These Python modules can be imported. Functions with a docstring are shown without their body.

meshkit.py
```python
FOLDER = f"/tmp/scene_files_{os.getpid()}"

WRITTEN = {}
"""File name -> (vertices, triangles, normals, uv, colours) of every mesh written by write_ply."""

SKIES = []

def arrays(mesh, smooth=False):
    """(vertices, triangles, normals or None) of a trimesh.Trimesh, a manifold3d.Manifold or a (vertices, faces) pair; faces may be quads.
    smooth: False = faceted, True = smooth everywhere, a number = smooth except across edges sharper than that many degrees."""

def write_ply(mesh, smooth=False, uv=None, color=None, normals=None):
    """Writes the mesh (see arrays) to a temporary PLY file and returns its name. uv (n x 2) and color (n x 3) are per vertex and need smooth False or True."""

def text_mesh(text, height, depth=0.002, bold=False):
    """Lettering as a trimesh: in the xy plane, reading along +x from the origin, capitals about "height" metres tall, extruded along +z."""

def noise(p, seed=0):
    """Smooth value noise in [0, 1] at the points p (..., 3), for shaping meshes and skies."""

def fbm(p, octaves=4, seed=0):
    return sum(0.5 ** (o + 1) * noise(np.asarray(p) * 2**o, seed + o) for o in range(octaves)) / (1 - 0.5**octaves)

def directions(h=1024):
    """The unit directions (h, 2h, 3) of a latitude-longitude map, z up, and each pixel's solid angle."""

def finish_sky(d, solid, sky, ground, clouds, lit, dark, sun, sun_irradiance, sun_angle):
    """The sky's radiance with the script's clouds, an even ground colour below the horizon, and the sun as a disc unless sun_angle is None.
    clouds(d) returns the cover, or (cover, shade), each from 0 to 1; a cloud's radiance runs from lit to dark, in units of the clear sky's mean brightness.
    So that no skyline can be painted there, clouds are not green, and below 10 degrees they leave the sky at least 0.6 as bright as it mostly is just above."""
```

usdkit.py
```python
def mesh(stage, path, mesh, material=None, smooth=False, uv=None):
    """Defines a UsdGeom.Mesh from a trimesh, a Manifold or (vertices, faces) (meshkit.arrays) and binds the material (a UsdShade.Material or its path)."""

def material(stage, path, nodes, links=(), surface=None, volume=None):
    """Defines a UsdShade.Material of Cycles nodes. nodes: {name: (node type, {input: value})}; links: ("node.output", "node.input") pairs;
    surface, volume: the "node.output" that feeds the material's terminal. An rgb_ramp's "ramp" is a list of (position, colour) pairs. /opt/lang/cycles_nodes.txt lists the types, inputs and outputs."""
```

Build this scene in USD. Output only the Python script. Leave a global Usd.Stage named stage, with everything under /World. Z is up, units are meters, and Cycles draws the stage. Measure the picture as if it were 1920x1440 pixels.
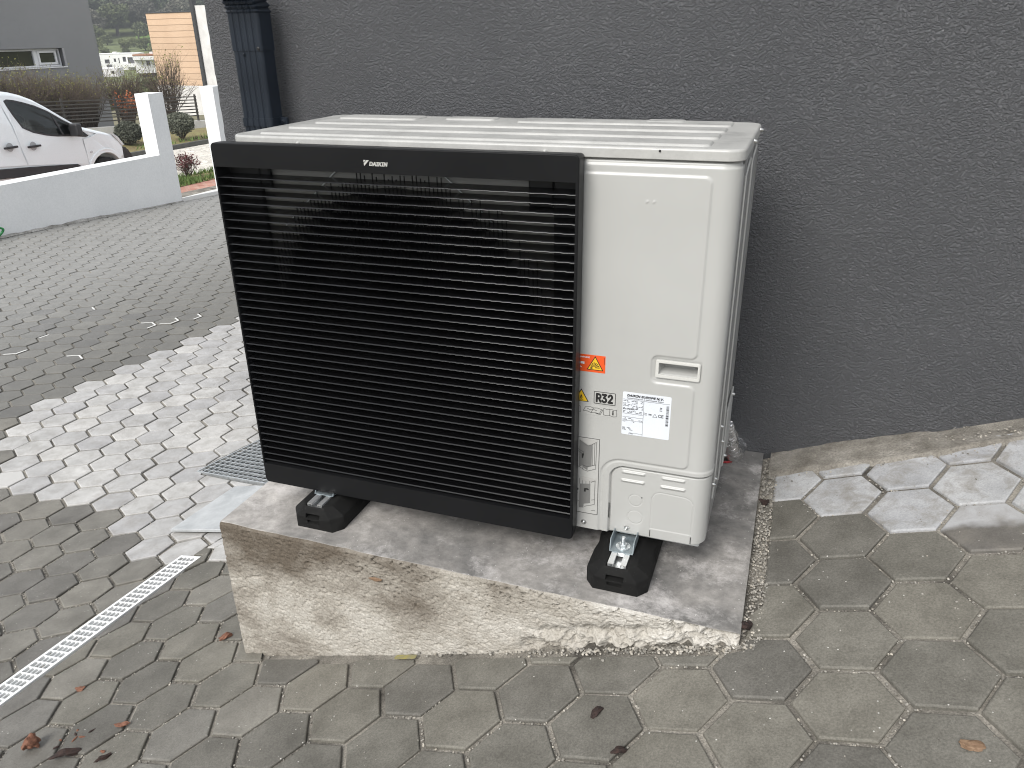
import math, random
import numpy as np
import trimesh, shapely, usdkit, meshkit
import manifold3d as m3
from shapely.geometry import Polygon, LineString, Point, box as sbox
from shapely import affinity
from pxr import Usd, UsdGeom, UsdLux, UsdShade, Gf, Sdf, Vt

rng = np.random.default_rng(7)
random.seed(7)
stage = Usd.Stage.CreateInMemory()
UsdGeom.SetStageUpAxis(stage, 'Z')
UsdGeom.SetStageMetersPerUnit(stage, 1.0)
UsdGeom.Xform.Define(stage, '/World')
UsdGeom.Scope.Define(stage, '/World/Looks')

# ------------------------------------------------------------------ camera, sky, sun, exposure
EXPOSURE = 1.84
CAM = np.array([1.1967, -1.4903, 1.0520])
YAW, PITCH, ROLL, FPX = -0.3495, 0.4234, -0.0176, 1468.5
_f = np.array([math.sin(YAW) * math.cos(PITCH), math.cos(YAW) * math.cos(PITCH), -math.sin(PITCH)])
_r = np.array([math.cos(YAW), -math.sin(YAW), 0.0])
_u = np.cross(_r, _f)
_c, _s = math.cos(ROLL), math.sin(ROLL)
RIGHT, UP = _c * _r + _s * _u, -_s * _r + _c * _u
cam = UsdGeom.Camera.Define(stage, '/World/camera')
cam.CreateHorizontalApertureAttr(36.0)
cam.CreateVerticalApertureAttr(27.0)
cam.CreateFocalLengthAttr(36.0 * FPX / 1920.0)
cam.CreateClippingRangeAttr(Gf.Vec2f(0.05, 5000.0))
cam.CreateExposureAttr(EXPOSURE)
cam.AddTransformOp().Set(Gf.Matrix4d(*RIGHT, 0, *UP, 0, *(-_f), 0, *CAM, 1))

SUN_DIR = np.array([-0.17, -0.80, 0.0])
SUN_DIR = SUN_DIR / np.linalg.norm(SUN_DIR)
SUN_EL = math.radians(42)
SUN = np.array([SUN_DIR[0] * math.cos(SUN_EL), SUN_DIR[1] * math.cos(SUN_EL), math.sin(SUN_EL)])
SKY_STRENGTH, SUN_INTENSITY, SUN_ANGLE = 0.10, 0.32, 30.0
dome = UsdLux.DomeLight.Define(stage, '/World/sky')
dome.CreateIntensityAttr(1.0)
skym = usdkit.material(stage, '/World/Looks/sky', {
    's': ('sky_texture', {'sky_type': 'single_scattering', 'sun_disc': False, 'sun_elevation': SUN_EL,
                          'sun_rotation': math.atan2(SUN[0], SUN[1]), 'altitude': 100.0, 'air_density': 1.0, 'aerosol_density': 2.0, 'ozone_density': 1.0}),
    'tc': ('texture_coordinate', {}),
    'n': ('noise_texture', {'scale': 2.2, 'detail': 5.0, 'roughness': 0.55}),
    'r': ('rgb_ramp', {'ramp': [(0.30, (2.40, 2.47, 2.58)), (0.72, (3.3, 3.33, 3.40))]}),
    'mx': ('mix', {'fac': 0.93}),
    'b': ('background_shader', {'strength': SKY_STRENGTH}),
}, [('tc.generated', 'n.vector'), ('n.fac', 'r.fac'), ('s.color', 'mx.color1'), ('r.color', 'mx.color2'), ('mx.color', 'b.color')], surface='b.background')
UsdShade.MaterialBindingAPI.Apply(dome.GetPrim()).Bind(skym)
sun = UsdLux.DistantLight.Define(stage, '/World/sun')
sun.CreateIntensityAttr(SUN_INTENSITY)
sun.CreateNormalizeAttr(True) if hasattr(sun, 'CreateNormalizeAttr') else None
sun.CreateAngleAttr(SUN_ANGLE)
sun.CreateColorAttr(Gf.Vec3f(1.0, 0.97, 0.93))
_z = SUN
_x = np.cross([0, 0, 1.0], _z); _x /= np.linalg.norm(_x)
_y = np.cross(_z, _x)
sun.AddTransformOp().Set(Gf.Matrix4d(*_x, 0, *_y, 0, *_z, 0, 0, 0, 0, 1))

# ------------------------------------------------------------------ helpers
USED = {}


def numbered(parent, name):
    k = (parent, name)
    n = USED.get(k, 0)
    USED[k] = n + 1
    return name if n == 0 else f'{name}_{n:03d}'


class Node:
    def __init__(self, path, base):
        self.path, self.base = path, np.asarray(base, float)
        self.prim = stage.GetPrimAtPath(path)


def tag(node, label=None, cat=None, group=None, kind=None):
    for k, v in (('label', label), ('category', cat), ('group', group), ('kind', kind)):
        if v:
            node.prim.SetCustomDataByKey(k, v)
    return node


def thing(name, label=None, cat=None, base=(0, 0, 0), group=None, kind=None, parent=None):
    root = '/World' if parent is None else parent.path
    p = f'{root}/{numbered(root, name)}'
    x = UsdGeom.Xform.Define(stage, p)
    b0 = np.zeros(3) if parent is None else parent.base
    x.AddTranslateOp().Set(Gf.Vec3d(*map(float, np.asarray(base) - b0)))
    return tag(Node(p, base), label, cat, group, kind)


def arr(mesh):
    v, f, _ = meshkit.arrays(mesh, False)
    return v, f


def obj(name, mesh, mat, parent=None, smooth=False, label=None, cat=None, group=None, kind=None):
    v, f = arr(mesh)
    if parent is None:
        lo, hi = v.min(0), v.max(0)
        base = np.array([(lo[0] + hi[0]) / 2, (lo[1] + hi[1]) / 2, lo[2]])
        p = f'/World/{numbered("/World", name)}'
    else:
        base = parent.base
        p = f'{parent.path}/{numbered(parent.path, name)}'
    m = usdkit.mesh(stage, p, (v - base, f), mat, smooth=smooth)
    if parent is None:
        m.AddTranslateOp().Set(Gf.Vec3d(*map(float, base)))
    return tag(Node(p, base), label, cat, group, kind)


def copy_of(src, name, loc, rotz=0.0, scale=1.0, label=None, cat=None, group=None):
    p = f'/World/{numbered("/World", name)}'
    x = UsdGeom.Xform.Define(stage, p)
    x.GetPrim().GetReferences().AddInternalReference(src)
    x.ClearXformOpOrder()
    x.AddTranslateOp(opSuffix='place').Set(Gf.Vec3d(*map(float, loc)))
    x.AddRotateZOp(opSuffix='turn').Set(float(rotz))
    x.AddScaleOp(opSuffix='size').Set(Gf.Vec3f(*([scale] * 3 if np.ndim(scale) == 0 else scale)))
    x.GetPrim().SetInstanceable(True)
    return tag(Node(p, loc), label, cat, group)


def cat_(ms):
    vs, fs, n = [], [], 0
    for m in ms:
        v, f = arr(m)
        vs.append(v); fs.append(f + n); n += len(v)
    return np.vstack(vs), np.vstack(fs)


def bx(x0, x1, y0, y1, z0, z1):
    m = trimesh.creation.box([x1 - x0, y1 - y0, z1 - z0])
    m.apply_translation([(x0 + x1) / 2, (y0 + y1) / 2, (z0 + z1) / 2])
    return m


def rbox(x0, x1, y0, y1, z0, z1, r=0.003, n=4):
    """A box with rounded edges: hull of eight spheres."""
    s = m3.Manifold.sphere(r, 4 * n)
    pts = [(x, y, z) for x in (x0 + r, x1 - r) for y in (y0 + r, y1 - r) for z in (z0 + r, z1 - r)]
    return m3.Manifold.batch_hull([s.translate(p) for p in pts])


def cbox(x0, x1, y0, y1, z0, z1, c=0.002):
    """A box with chamfered edges."""
    p = []
    for x, sx in ((x0, 1), (x1, -1)):
        for y, sy in ((y0, 1), (y1, -1)):
            for z, sz in ((z0, 1), (z1, -1)):
                p += [(x, y + sy * c, z + sz * c), (x + sx * c, y, z + sz * c), (x + sx * c, y + sy * c, z)]
    return m3.Manifold.hull_points(np.array(p))


def hull(pts):
    return m3.Manifold.hull_points(np.asarray(pts, float))


def tube(pts, radii, n=6, caps=True):
    pts = np.asarray(pts, float)
    radii = np.full(len(pts), radii) if np.ndim(radii) == 0 else np.asarray(radii, float)
    v, f = [], []
    a = np.linspace(0, 2 * math.pi, n, endpoint=False)
    prev = None
    for i, p in enumerate(pts):
        d = pts[min(i + 1, len(pts) - 1)] - pts[max(i - 1, 0)]
        d = d / (np.linalg.norm(d) + 1e-12)
        if prev is None:
            ref = np.array([0, 0, 1.0]) if abs(d[2]) < 0.9 else np.array([1.0, 0, 0])
        else:
            ref = prev
        e1 = ref - d * (ref @ d); e1 /= np.linalg.norm(e1); prev = e1
        e2 = np.cross(d, e1)
        v.append(p + radii[i] * (np.cos(a)[:, None] * e1 + np.sin(a)[:, None] * e2))
    v = np.vstack(v)
    for i in range(len(pts) - 1):
        for k in range(n):
            q = (k + 1) % n
            a0, b0, a1, b1 = i * n + k, i * n + q, (i + 1) * n + k, (i + 1) * n + q
            f += [(a0, b0, b1), (a0, b1, a1)]
    if caps:
        f += [(0, k + 1, k) for k in range(1, n - 1)]
        o = (len(pts) - 1) * n
        f += [(o, o + k, o + k + 1) for k in range(1, n - 1)]
    return v, np.array(f)


def poly_tris(poly):
    v, f = trimesh.creation.triangulate_polygon(poly, engine='earcut')
    return np.asarray(v), np.asarray(f)


def extrude(poly, h):
    out = [trimesh.creation.extrude_polygon(g, h, engine='earcut') for g in getattr(poly, 'geoms', [poly]) if g.area > 1e-12]
    return trimesh.util.concatenate(out)


def front(mesh, y):
    """Takes a mesh drawn in (x, y) and extruded along +z and stands it up facing -y: (x, z) with its back at the plane y."""
    v, f = arr(mesh)
    return np.stack([v[:, 0], y - v[:, 2], v[:, 1]], 1), f


def rrect(x0, y0, x1, y1, r, n=6):
    return sbox(x0 + r, y0 + r, x1 - r, y1 - r).buffer(r, quad_segs=n)


def loft(rings, cap0=True, cap1=True):
    """Closed rings with equal counts joined into a skin; caps are fans of the ring's centre."""
    k, n = len(rings), len(rings[0])
    v = [np.asarray(r, float) for r in rings]
    f = []
    for i in range(k - 1):
        a = i * n + np.arange(n); b = i * n + (np.arange(n) + 1) % n
        f += [np.stack([a, b, b + n], 1), np.stack([a, b + n, a + n], 1)]
    v = np.vstack(v); m = len(v)
    extra = []
    if cap0:
        extra.append(v[:n].mean(0)); c = m + len(extra) - 1
        f.append(np.stack([np.full(n, c), (np.arange(n) + 1) % n, np.arange(n)], 1))
    if cap1:
        o = (k - 1) * n
        extra.append(v[o:o + n].mean(0)); c = m + len(extra) - 1
        f.append(np.stack([np.full(n, c), o + np.arange(n), o + (np.arange(n) + 1) % n], 1))
    if extra:
        v = np.vstack([v, extra])
    return v, np.vstack(f)


def grid_faces(nu, nv):
    i = np.arange((nu - 1) * (nv - 1)); a = (i // (nv - 1)) * nv + i % (nv - 1)
    return np.vstack([np.stack([a, a + nv, a + nv + 1], 1), np.stack([a, a + nv + 1, a + 1], 1)])


def text(t, h, bold=True, depth=0.0004):
    return meshkit.text_mesh(t, h, depth, bold)


def moved(mesh, dx=0, dy=0, dz=0):
    v, f = arr(mesh)
    return v + np.array([dx, dy, dz]), f


def smoothstep(a, b, x):
    t = np.clip((x - a) / (b - a), 0, 1)
    return t * t * (3 - 2 * t)


# ------------------------------------------------------------------ materials
def mat(name, c, c2=None, scale=6.0, rough=0.5, metal=0.0, grain=0.0, gscale=150.0, bump=0.0, bscale=200.0, bdist=0.002, coat=0.0, spec=0.5,
        rnd=0.0, speck=None, speck_scale=140.0, speck_at=0.72, detail=4.0, stretch=(1, 1, 1), rvar=0.0, distort=0.0):
    """Principled surface whose colour runs between c and c2 on soft noise, with fine grain, optional specks, tone per object, bump."""
    c2 = c if c2 is None else c2
    N = {'g': ('geometry', {}), 'mp': ('mapping', {'scale': stretch}), 'n': ('noise_texture', {'scale': scale, 'detail': detail, 'roughness': 0.6, 'distortion': distort}),
         'r': ('rgb_ramp', {'ramp': [(0.30, c), (0.70, c2)]}), 'p': ('principled_bsdf', {'roughness': rough, 'metallic': metal, 'coat_weight': coat, 'specular_ior_level': spec})}
    L = [('g.position', 'mp.vector'), ('mp.vector', 'n.vector'), ('n.fac', 'r.fac')]
    col = 'r.color'
    if grain:
        N['gn'] = ('noise_texture', {'scale': gscale, 'detail': 3.0, 'roughness': 0.6})
        N['gr'] = ('rgb_ramp', {'ramp': [(0.25, (1 - grain,) * 3), (0.75, (1 + grain,) * 3)]})
        N['gm'] = ('mix', {'mix_type': 'multiply', 'fac': 1.0})
        L += [('g.position', 'gn.vector'), ('gn.fac', 'gr.fac'), (col, 'gm.color1'), ('gr.color', 'gm.color2')]
        col = 'gm.color'
    if rnd:
        N['oi'] = ('object_info', {})
        N['ad'] = ('math', {'math_type': 'add'})
        N['fr'] = ('math', {'math_type': 'fraction'})
        N['rr'] = ('rgb_ramp', {'ramp': [(0.0, (1 - rnd,) * 3), (0.6, (1.0, 1.0, 1.0)), (1.0, (1 + rnd, 1 + rnd * .9, 1 + rnd * .75))]})
        N['rm'] = ('mix', {'mix_type': 'multiply', 'fac': 1.0})
        L += [('oi.random', 'ad.value1'), ('g.random_per_island', 'ad.value2'), ('ad.value', 'fr.value1'), ('fr.value', 'rr.fac'), (col, 'rm.color1'), ('rr.color', 'rm.color2')]
        col = 'rm.color'
    if speck is not None:
        N['sv'] = ('voronoi_texture', {'scale': speck_scale, 'feature': 'f1'})
        N['sr'] = ('rgb_ramp', {'ramp': [(0.10, (1, 1, 1)), (0.24, (0, 0, 0))]})
        N['sc'] = ('separate_color', {})
        N['st'] = ('math', {'math_type': 'greater_than', 'value2': speck_at})
        N['sx'] = ('math', {'math_type': 'multiply'})
        N['sm'] = ('mix', {'color2': speck})
        L += [('g.position', 'sv.vector'), ('sv.distance', 'sr.fac'), ('sv.color', 'sc.color'), ('sc.r', 'st.value1'), ('sr.color', 'sx.value1'), ('st.value', 'sx.value2'),
              ('sx.value', 'sm.fac'), (col, 'sm.color1')]
        col = 'sm.color'
    if bump:
        N['bn'] = ('noise_texture', {'scale': bscale, 'detail': 4.0, 'roughness': 0.6})
        N['b'] = ('bump', {'strength': bump, 'distance': bdist})
        L += [('g.position', 'bn.vector'), ('bn.fac', 'b.height'), ('b.normal', 'p.normal')]
    if rvar:
        N['rv'] = ('map_range', {'from_min': 0.3, 'from_max': 0.7, 'to_min': rough - rvar, 'to_max': rough + rvar, 'clamp': True})
        L += [('n.fac', 'rv.value'), ('rv.result', 'p.roughness')]
    L.append((col, 'p.base_color'))
    return usdkit.material(stage, f'/World/Looks/{name}', N, L, surface='p.BSDF')

# ------------------------------------------------------------------ the lie of the land
CZ = [-0.870237, 0.001536, -0.033953, 0.337699, 0.485668, -1.044268, 0.211823, 0.056836]
CA = np.array([1.39663, 0.201889, 0.019531, 1.004772, 0.043456, 0.062839, 0.023005, 0.025641, 0.933778, -0.053805, -0.070639, 0.01405, -0.017482,
               0.017639, -0.025686, -0.017852, -0.033244, 0.01198, -0.007915, -0.00157]).reshape(-1, 2)
CB = [-1.544488, 0.734659, 0.497766, 0.999062, 0.996978]
HEX = 0.10140910298


def zg(x, y):
    """Height of the paved drive: a ramp beside the house that flattens towards the gate."""
    x = np.clip(np.asarray(x, float), -9.0, 4.5); y = np.clip(np.asarray(y, float), -4.0, 14.0)
    c0, cx, cy, A, w, x0, k, q = CZ
    s = np.logaddexp(0, (x - x0 - k * y) / w) * w
    return c0 + cx * x + cy * y + (A + q * y) * s


def chart_a(u, v):
    B = [(0, 0), (0, 1), (0, 2), (0, 3), (1, 0), (1, 1), (1, 2), (2, 0), (2, 1), (3, 0)]
    return np.stack([u**a * v**b for a, b in B], -1) @ CA


def chart_b(u, v):
    c, s = math.cos(CB[2]), math.sin(CB[2])
    U, V = u * CB[3], v * CB[4]
    return np.stack([CB[0] + c * U - s * V, CB[1] + s * U + c * V], -1)


WT = np.array([0.075, 0.9972]); WN = np.array([0.9972, -0.075]); WA = np.array([-7.4696, 4.9805])   # the line of the boundary wall


def wl(s, o=0.0):
    """A point s metres along the boundary wall's drive side and o metres in front of it."""
    return WA + s * WT + o * WN


def zs(x, y):
    """Street beyond the gate, falling gently away."""
    return -1.205 + 0.065 * np.clip(x + 7.5, -60, 0)


def zall(x, y):
    o = (np.asarray(x) - WA[0]) * WN[0] + (np.asarray(y) - WA[1]) * WN[1]
    t = smoothstep(-0.9, -0.1, o)
    return zg(x, y) * t + zs(x, y) * (1 - t)


YW = 0.6437            # the house wall
ZP = -0.0873           # top of the plinth
PX0, PX1, PY = -0.0968, 1.2002, -0.1554
DRAIN = np.array([[-0.823, 0.370], [-0.722, 0.373]])
DDIR = np.array([-0.055, -0.9985])
drain_poly = Polygon([DRAIN[0], DRAIN[1], DRAIN[1] + DDIR * 2.2, DRAIN[0] + DDIR * 2.2])
GX0, GX1, GY0, GY1 = -0.46, 0.16, -0.012, 0.62
G0 = np.array([-0.90, 0.978]); GE = np.array([0.979, -0.204]) / np.hypot(0.979, 0.204); GF = np.array([-GE[1], GE[0]])


def gr(a, b):
    return G0 + a * GE + b * GF


grating_poly = Polygon([gr(GX0, GY0), gr(GX1, GY0), gr(GX1, GY1), gr(GX0, GY1)])
dry_b = Polygon([(-2.88, 20), (-2.88, 1.25), (-2.1, 0.61), (-1.49, 0.62), (-0.86, 0.345), (-0.3, 0.33), (-0.3, 20)])

# ---- surfaces of the drive
def paver_mat(name, c, c2, rough, spec, dirt=0.0, partial=None, speck=(0.5, 0.49, 0.46), rnd=0.17, grain=0.22):
    N = {'g': ('geometry', {}), 'n': ('noise_texture', {'scale': 9.0, 'detail': 6.0, 'roughness': 0.65}), 'r': ('rgb_ramp', {'ramp': [(0.28, c), (0.74, c2)]}),
         'gn': ('noise_texture', {'scale': 230.0, 'detail': 5.0, 'roughness': 0.75}), 'grr': ('rgb_ramp', {'ramp': [(0.25, (1 - grain,) * 3), (0.75, (1 + grain,) * 3)]}),
         'gm': ('mix', {'mix_type': 'multiply', 'fac': 1.0}),
         'oi': ('object_info', {}), 'ad': ('math', {'math_type': 'add'}), 'fr': ('math', {'math_type': 'fraction'}),
         'rr': ('rgb_ramp', {'ramp': [(0.0, (1 - rnd, 1 - rnd, 1 - rnd * .85)), (0.55, (1.0, 1.0, 1.0)), (1.0, (1 + rnd, 1 + rnd * .93, 1 + rnd * .8))]}), 'rm': ('mix', {'mix_type': 'multiply', 'fac': 1.0}),
         'sv': ('voronoi_texture', {'scale': 115.0, 'randomness': 1.0}), 'sr': ('rgb_ramp', {'ramp': [(0.13, (1, 1, 1)), (0.22, (0, 0, 0))]}),
         'sc': ('separate_color', {}), 'st': ('math', {'math_type': 'greater_than', 'value2': 0.965}), 'sx': ('math', {'math_type': 'multiply'}), 'sm': ('mix', {'color2': speck}),
         'bn': ('noise_texture', {'scale': 300.0, 'detail': 4.0, 'roughness': 0.7}), 'b': ('bump', {'strength': 0.5, 'distance': 0.0012}),
         'rv': ('map_range', {'from_min': 0.3, 'from_max': 0.7, 'to_min': rough - .08, 'to_max': rough + .10, 'clamp': True}),
         'p': ('principled_bsdf', {'specular_ior_level': spec})}
    L = [('g.position', 'n.vector'), ('g.position', 'gn.vector'), ('g.position', 'sv.vector'), ('g.position', 'bn.vector'), ('n.fac', 'r.fac'), ('gn.fac', 'grr.fac'),
         ('r.color', 'gm.color1'), ('grr.color', 'gm.color2'), ('oi.random', 'ad.value1'), ('g.random_per_island', 'ad.value2'), ('ad.value', 'fr.value1'), ('fr.value', 'rr.fac'),
         ('gm.color', 'rm.color1'), ('rr.color', 'rm.color2'), ('sv.distance', 'sr.fac'), ('sv.color', 'sc.color'), ('sc.r', 'st.value1'), ('sr.color', 'sx.value1'), ('st.value', 'sx.value2'),
         ('sx.value', 'sm.fac'), ('rm.color', 'sm.color1'), ('bn.fac', 'b.height'), ('b.normal', 'p.normal'), ('n.fac', 'rv.value'), ('rv.result', 'p.roughness')]
    col = 'sm.color'
    if partial is not None:      # a dried edge: pale where the noise says so, along one axis
        axis, at, width, pc, sgn = partial[:5]
        N |= {'sp': ('separate_xyz', {}), 'pn': ('noise_texture', {'scale': 7.0, 'detail': 4.0}), 'pm': ('math', {'math_type': 'multiply_add', 'value2': 0.16}),
              'pr': ('map_range', {'range_type': 'smoothstep', 'from_min': at + 0.08 - width * sgn, 'from_max': at + 0.08 + width * sgn, 'clamp': True}), 'px': ('mix', {'color2': pc, 'mix_type': 'multiply' if len(partial) > 5 else 'mix'})}
        L += [('g.position', 'sp.vector'), ('g.position', 'pn.vector'), ('pn.fac', 'pm.value1'), (f'sp.{axis}', 'pm.value3'), ('pm.value', 'pr.value'), ('pr.result', 'px.fac'), (col, 'px.color1')]
        col = 'px.color'
    if dirt:
        N |= {'dn': ('noise_texture', {'scale': 16.0, 'detail': 7.0, 'roughness': 0.7, 'distortion': 0.5}), 'dr': ('rgb_ramp', {'ramp': [(0.46, (0, 0, 0)), (0.70, (dirt, dirt, dirt))]}), 'dm': ('mix', {'color2': (0.19, 0.175, 0.150)})}
        L += [('g.position', 'dn.vector'), ('dn.fac', 'dr.fac'), ('dr.color', 'dm.fac'), (col, 'dm.color1')]
        col = 'dm.color'
    L.append((col, 'p.base_color'))
    return usdkit.material(stage, f'/World/Looks/{name}', N, L, surface='p.BSDF')


PART_Y = 0.20
DRY = (0.44, 0.435, 0.42)
m_wet = paver_mat('damp_paver', (0.093, 0.0885, 0.0755), (0.174, 0.1665, 0.145), 0.66, 0.28, grain=0.42)
m_wetb = paver_mat('damp_paver_left', (0.105, 0.100, 0.088), (0.190, 0.183, 0.164), 0.64, 0.28, grain=0.36)
m_dry = paver_mat('dry_paver', (0.31, 0.307, 0.298), (0.47, 0.467, 0.458), 0.85, 0.25, rnd=0.13, speck=(0.25, 0.24, 0.22), grain=0.16, dirt=0.40)
m_dryr = paver_mat('dry_paver_by_wall', (0.28, 0.285, 0.29), (0.44, 0.445, 0.45), 0.85, 0.25, rnd=0.12, speck=(0.2, 0.19, 0.17), grain=0.25, dirt=0.85)
m_far = paver_mat('weathered_paver', (0.175, 0.174, 0.166), (0.245, 0.243, 0.233), 0.6, 0.35, partial=('x', -4.2, 1.35, (0.64, 0.63, 0.60), 1, True), rnd=0.13, grain=0.1)
m_part = paver_mat('half_dried_paver', (0.094, 0.0875, 0.0765), (0.174, 0.164, 0.146), 0.65, 0.3, partial=('y', PART_Y, 0.016, (0.36, 0.362, 0.365), 1), dirt=0.6)
m_part2 = paver_mat('half_dried_paver_left', (0.105, 0.098, 0.086), (0.155, 0.146, 0.13), 0.65, 0.35, partial=('y', 0.60, 0.04, DRY, 1))
m_lime = mat('lime_bloom', (0.55, 0.55, 0.53), (0.75, 0.75, 0.73), 30, 0.9)
m_sand = mat('joint_sand', (0.040, 0.036, 0.030), (0.32, 0.298, 0.258), 6.5, 0.95, grain=0.45, gscale=260, bump=0.9, bscale=240, bdist=0.004, detail=6)
m_mortar = mat('mortar', (0.125, 0.113, 0.094), (0.29, 0.272, 0.240), 14.0, 0.95, grain=0.35, gscale=180, bump=1.0, bscale=160, bdist=0.006)
m_grit = mat('grit', (0.12, 0.11, 0.092), (0.42, 0.40, 0.36), 60.0, 0.9, rnd=0.4)


def axis_points(lo, hi, f0, f1, step, fine):
    p = list(np.arange(lo, f0, step)) + list(np.arange(f0, f1, fine)) + list(np.arange(f1, hi + step, step))
    return np.unique(np.round(p, 4))


drive = thing('driveway', kind='structure', base=(0, 0, -0.5))
gx = axis_points(-7.9, 4.4, -1.7, -0.5, 0.1, 0.02); gy = axis_points(-3.9, 13.5, -1.6, 1.9, 0.1, 0.02)
X_, Y_ = np.meshgrid(gx, gy, indexing='ij')
Z_ = zg(X_, Y_) - 0.0085
inside = shapely.contains_xy(drain_poly.buffer(-0.024), X_, Y_) | shapely.contains_xy(grating_poly.buffer(-0.024), X_, Y_)
Z_ = Z_ - 0.09 * inside
obj('joint_sand', (np.stack([X_, Y_, Z_], -1).reshape(-1, 3), grid_faces(len(gx), len(gy))), m_sand, drive, smooth=True)

house_poly = shapely.union_all([sbox(-0.5475, YW - 0.003, 9, 9), sbox(1.21, 0.565, 9, 1.0)])
plinth_poly = sbox(PX0 - 0.012, PY - 0.026, PX1 + 0.012, 1.0)
grit_poly = sbox(PX1, -0.06, PX1 + 0.038, YW)
holes = shapely.union_all([plinth_poly, drain_poly.buffer(0.007), grating_poly.buffer(0.010), house_poly, grit_poly])
split = -0.772
region_a = Polygon([(split + 0.0425 + 0.002, -3.5), (split - 0.0015 + 0.04, 0.36), (split + 0.04, 2), (4.2, 2), (4.2, -3.5)])
region_a = Polygon([(-0.905, -3.0), (-0.772, 0.37), (-0.74, 0.53), (-0.74, 1.2), (4.2, 1.2), (4.2, -3.0)]).difference(holes)
region_b = Polygon([(-0.905, -3.0), (-0.772, 0.37), (-0.74, 0.53), (-0.56, 0.70), (-0.56, 13), wl(8.0, 0.02), wl(-8.0, 0.02)]).difference(holes)
shapely.prepare(region_a); shapely.prepare(region_b)


def inset(p, d):
    """Moves a ring's edges inwards by d (counter-clockwise ring)."""
    a = p - np.roll(p, 1, 0); b = np.roll(p, -1, 0) - p
    na = np.stack([-a[:, 1], a[:, 0]], 1); na /= np.linalg.norm(na, axis=1, keepdims=True) + 1e-12
    nb = np.stack([-b[:, 1], b[:, 0]], 1); nb /= np.linalg.norm(nb, axis=1, keepdims=True) + 1e-12
    k = 1 + (na * nb).sum(1)
    return p + d * (na + nb) / np.maximum(k, 0.4)[:, None]


def paver_mesh(ring, tilt, lift):
    ch = 0.0032
    inn = inset(ring, ch)
    c = ring.mean(0)

    def z(p, d):
        return zg(p[:, 0], p[:, 1]) + lift + (p - c) @ tilt - d
    n = len(ring)
    mid = inset(ring, ch * 0.35)
    rings = [np.c_[ring, z(ring, 0.032)], np.c_[ring, z(ring, 0.0034)], np.c_[mid, z(mid, 0.0013)], np.c_[inn, z(inn, 0)]]
    v, f = loft(rings, cap0=False, cap1=False)
    o = 3 * n
    try:
        tv, tf = poly_tris(Polygon(inn))
        if len(tv) != n:
            raise ValueError
        d = np.linalg.norm(tv[:, None] - inn[None], axis=2).argmin(1)
        tf = d[tf]
        if Polygon(inn).exterior.is_ccw is False:
            tf = tf[:, ::-1]
    except Exception:
        tf = np.stack([np.zeros(n - 2, int), np.arange(1, n - 1), np.arange(2, n)], 1)
    nz = np.cross(np.c_[inn, np.zeros(n)][tf[0, 1]] - np.c_[inn, np.zeros(n)][tf[0, 0]], np.c_[inn, np.zeros(n)][tf[0, 2]] - np.c_[inn, np.zeros(n)][tf[0, 0]])[2]
    if nz < 0:
        tf = tf[:, ::-1]
    return v, np.vstack([f, tf + o])


def to_px(P):
    q = np.asarray(P) - CAM
    zc = q @ _f
    return np.stack([960 + FPX * (q @ RIGHT) / zc, 720 - FPX * (q @ UP) / zc], -1), zc


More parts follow.
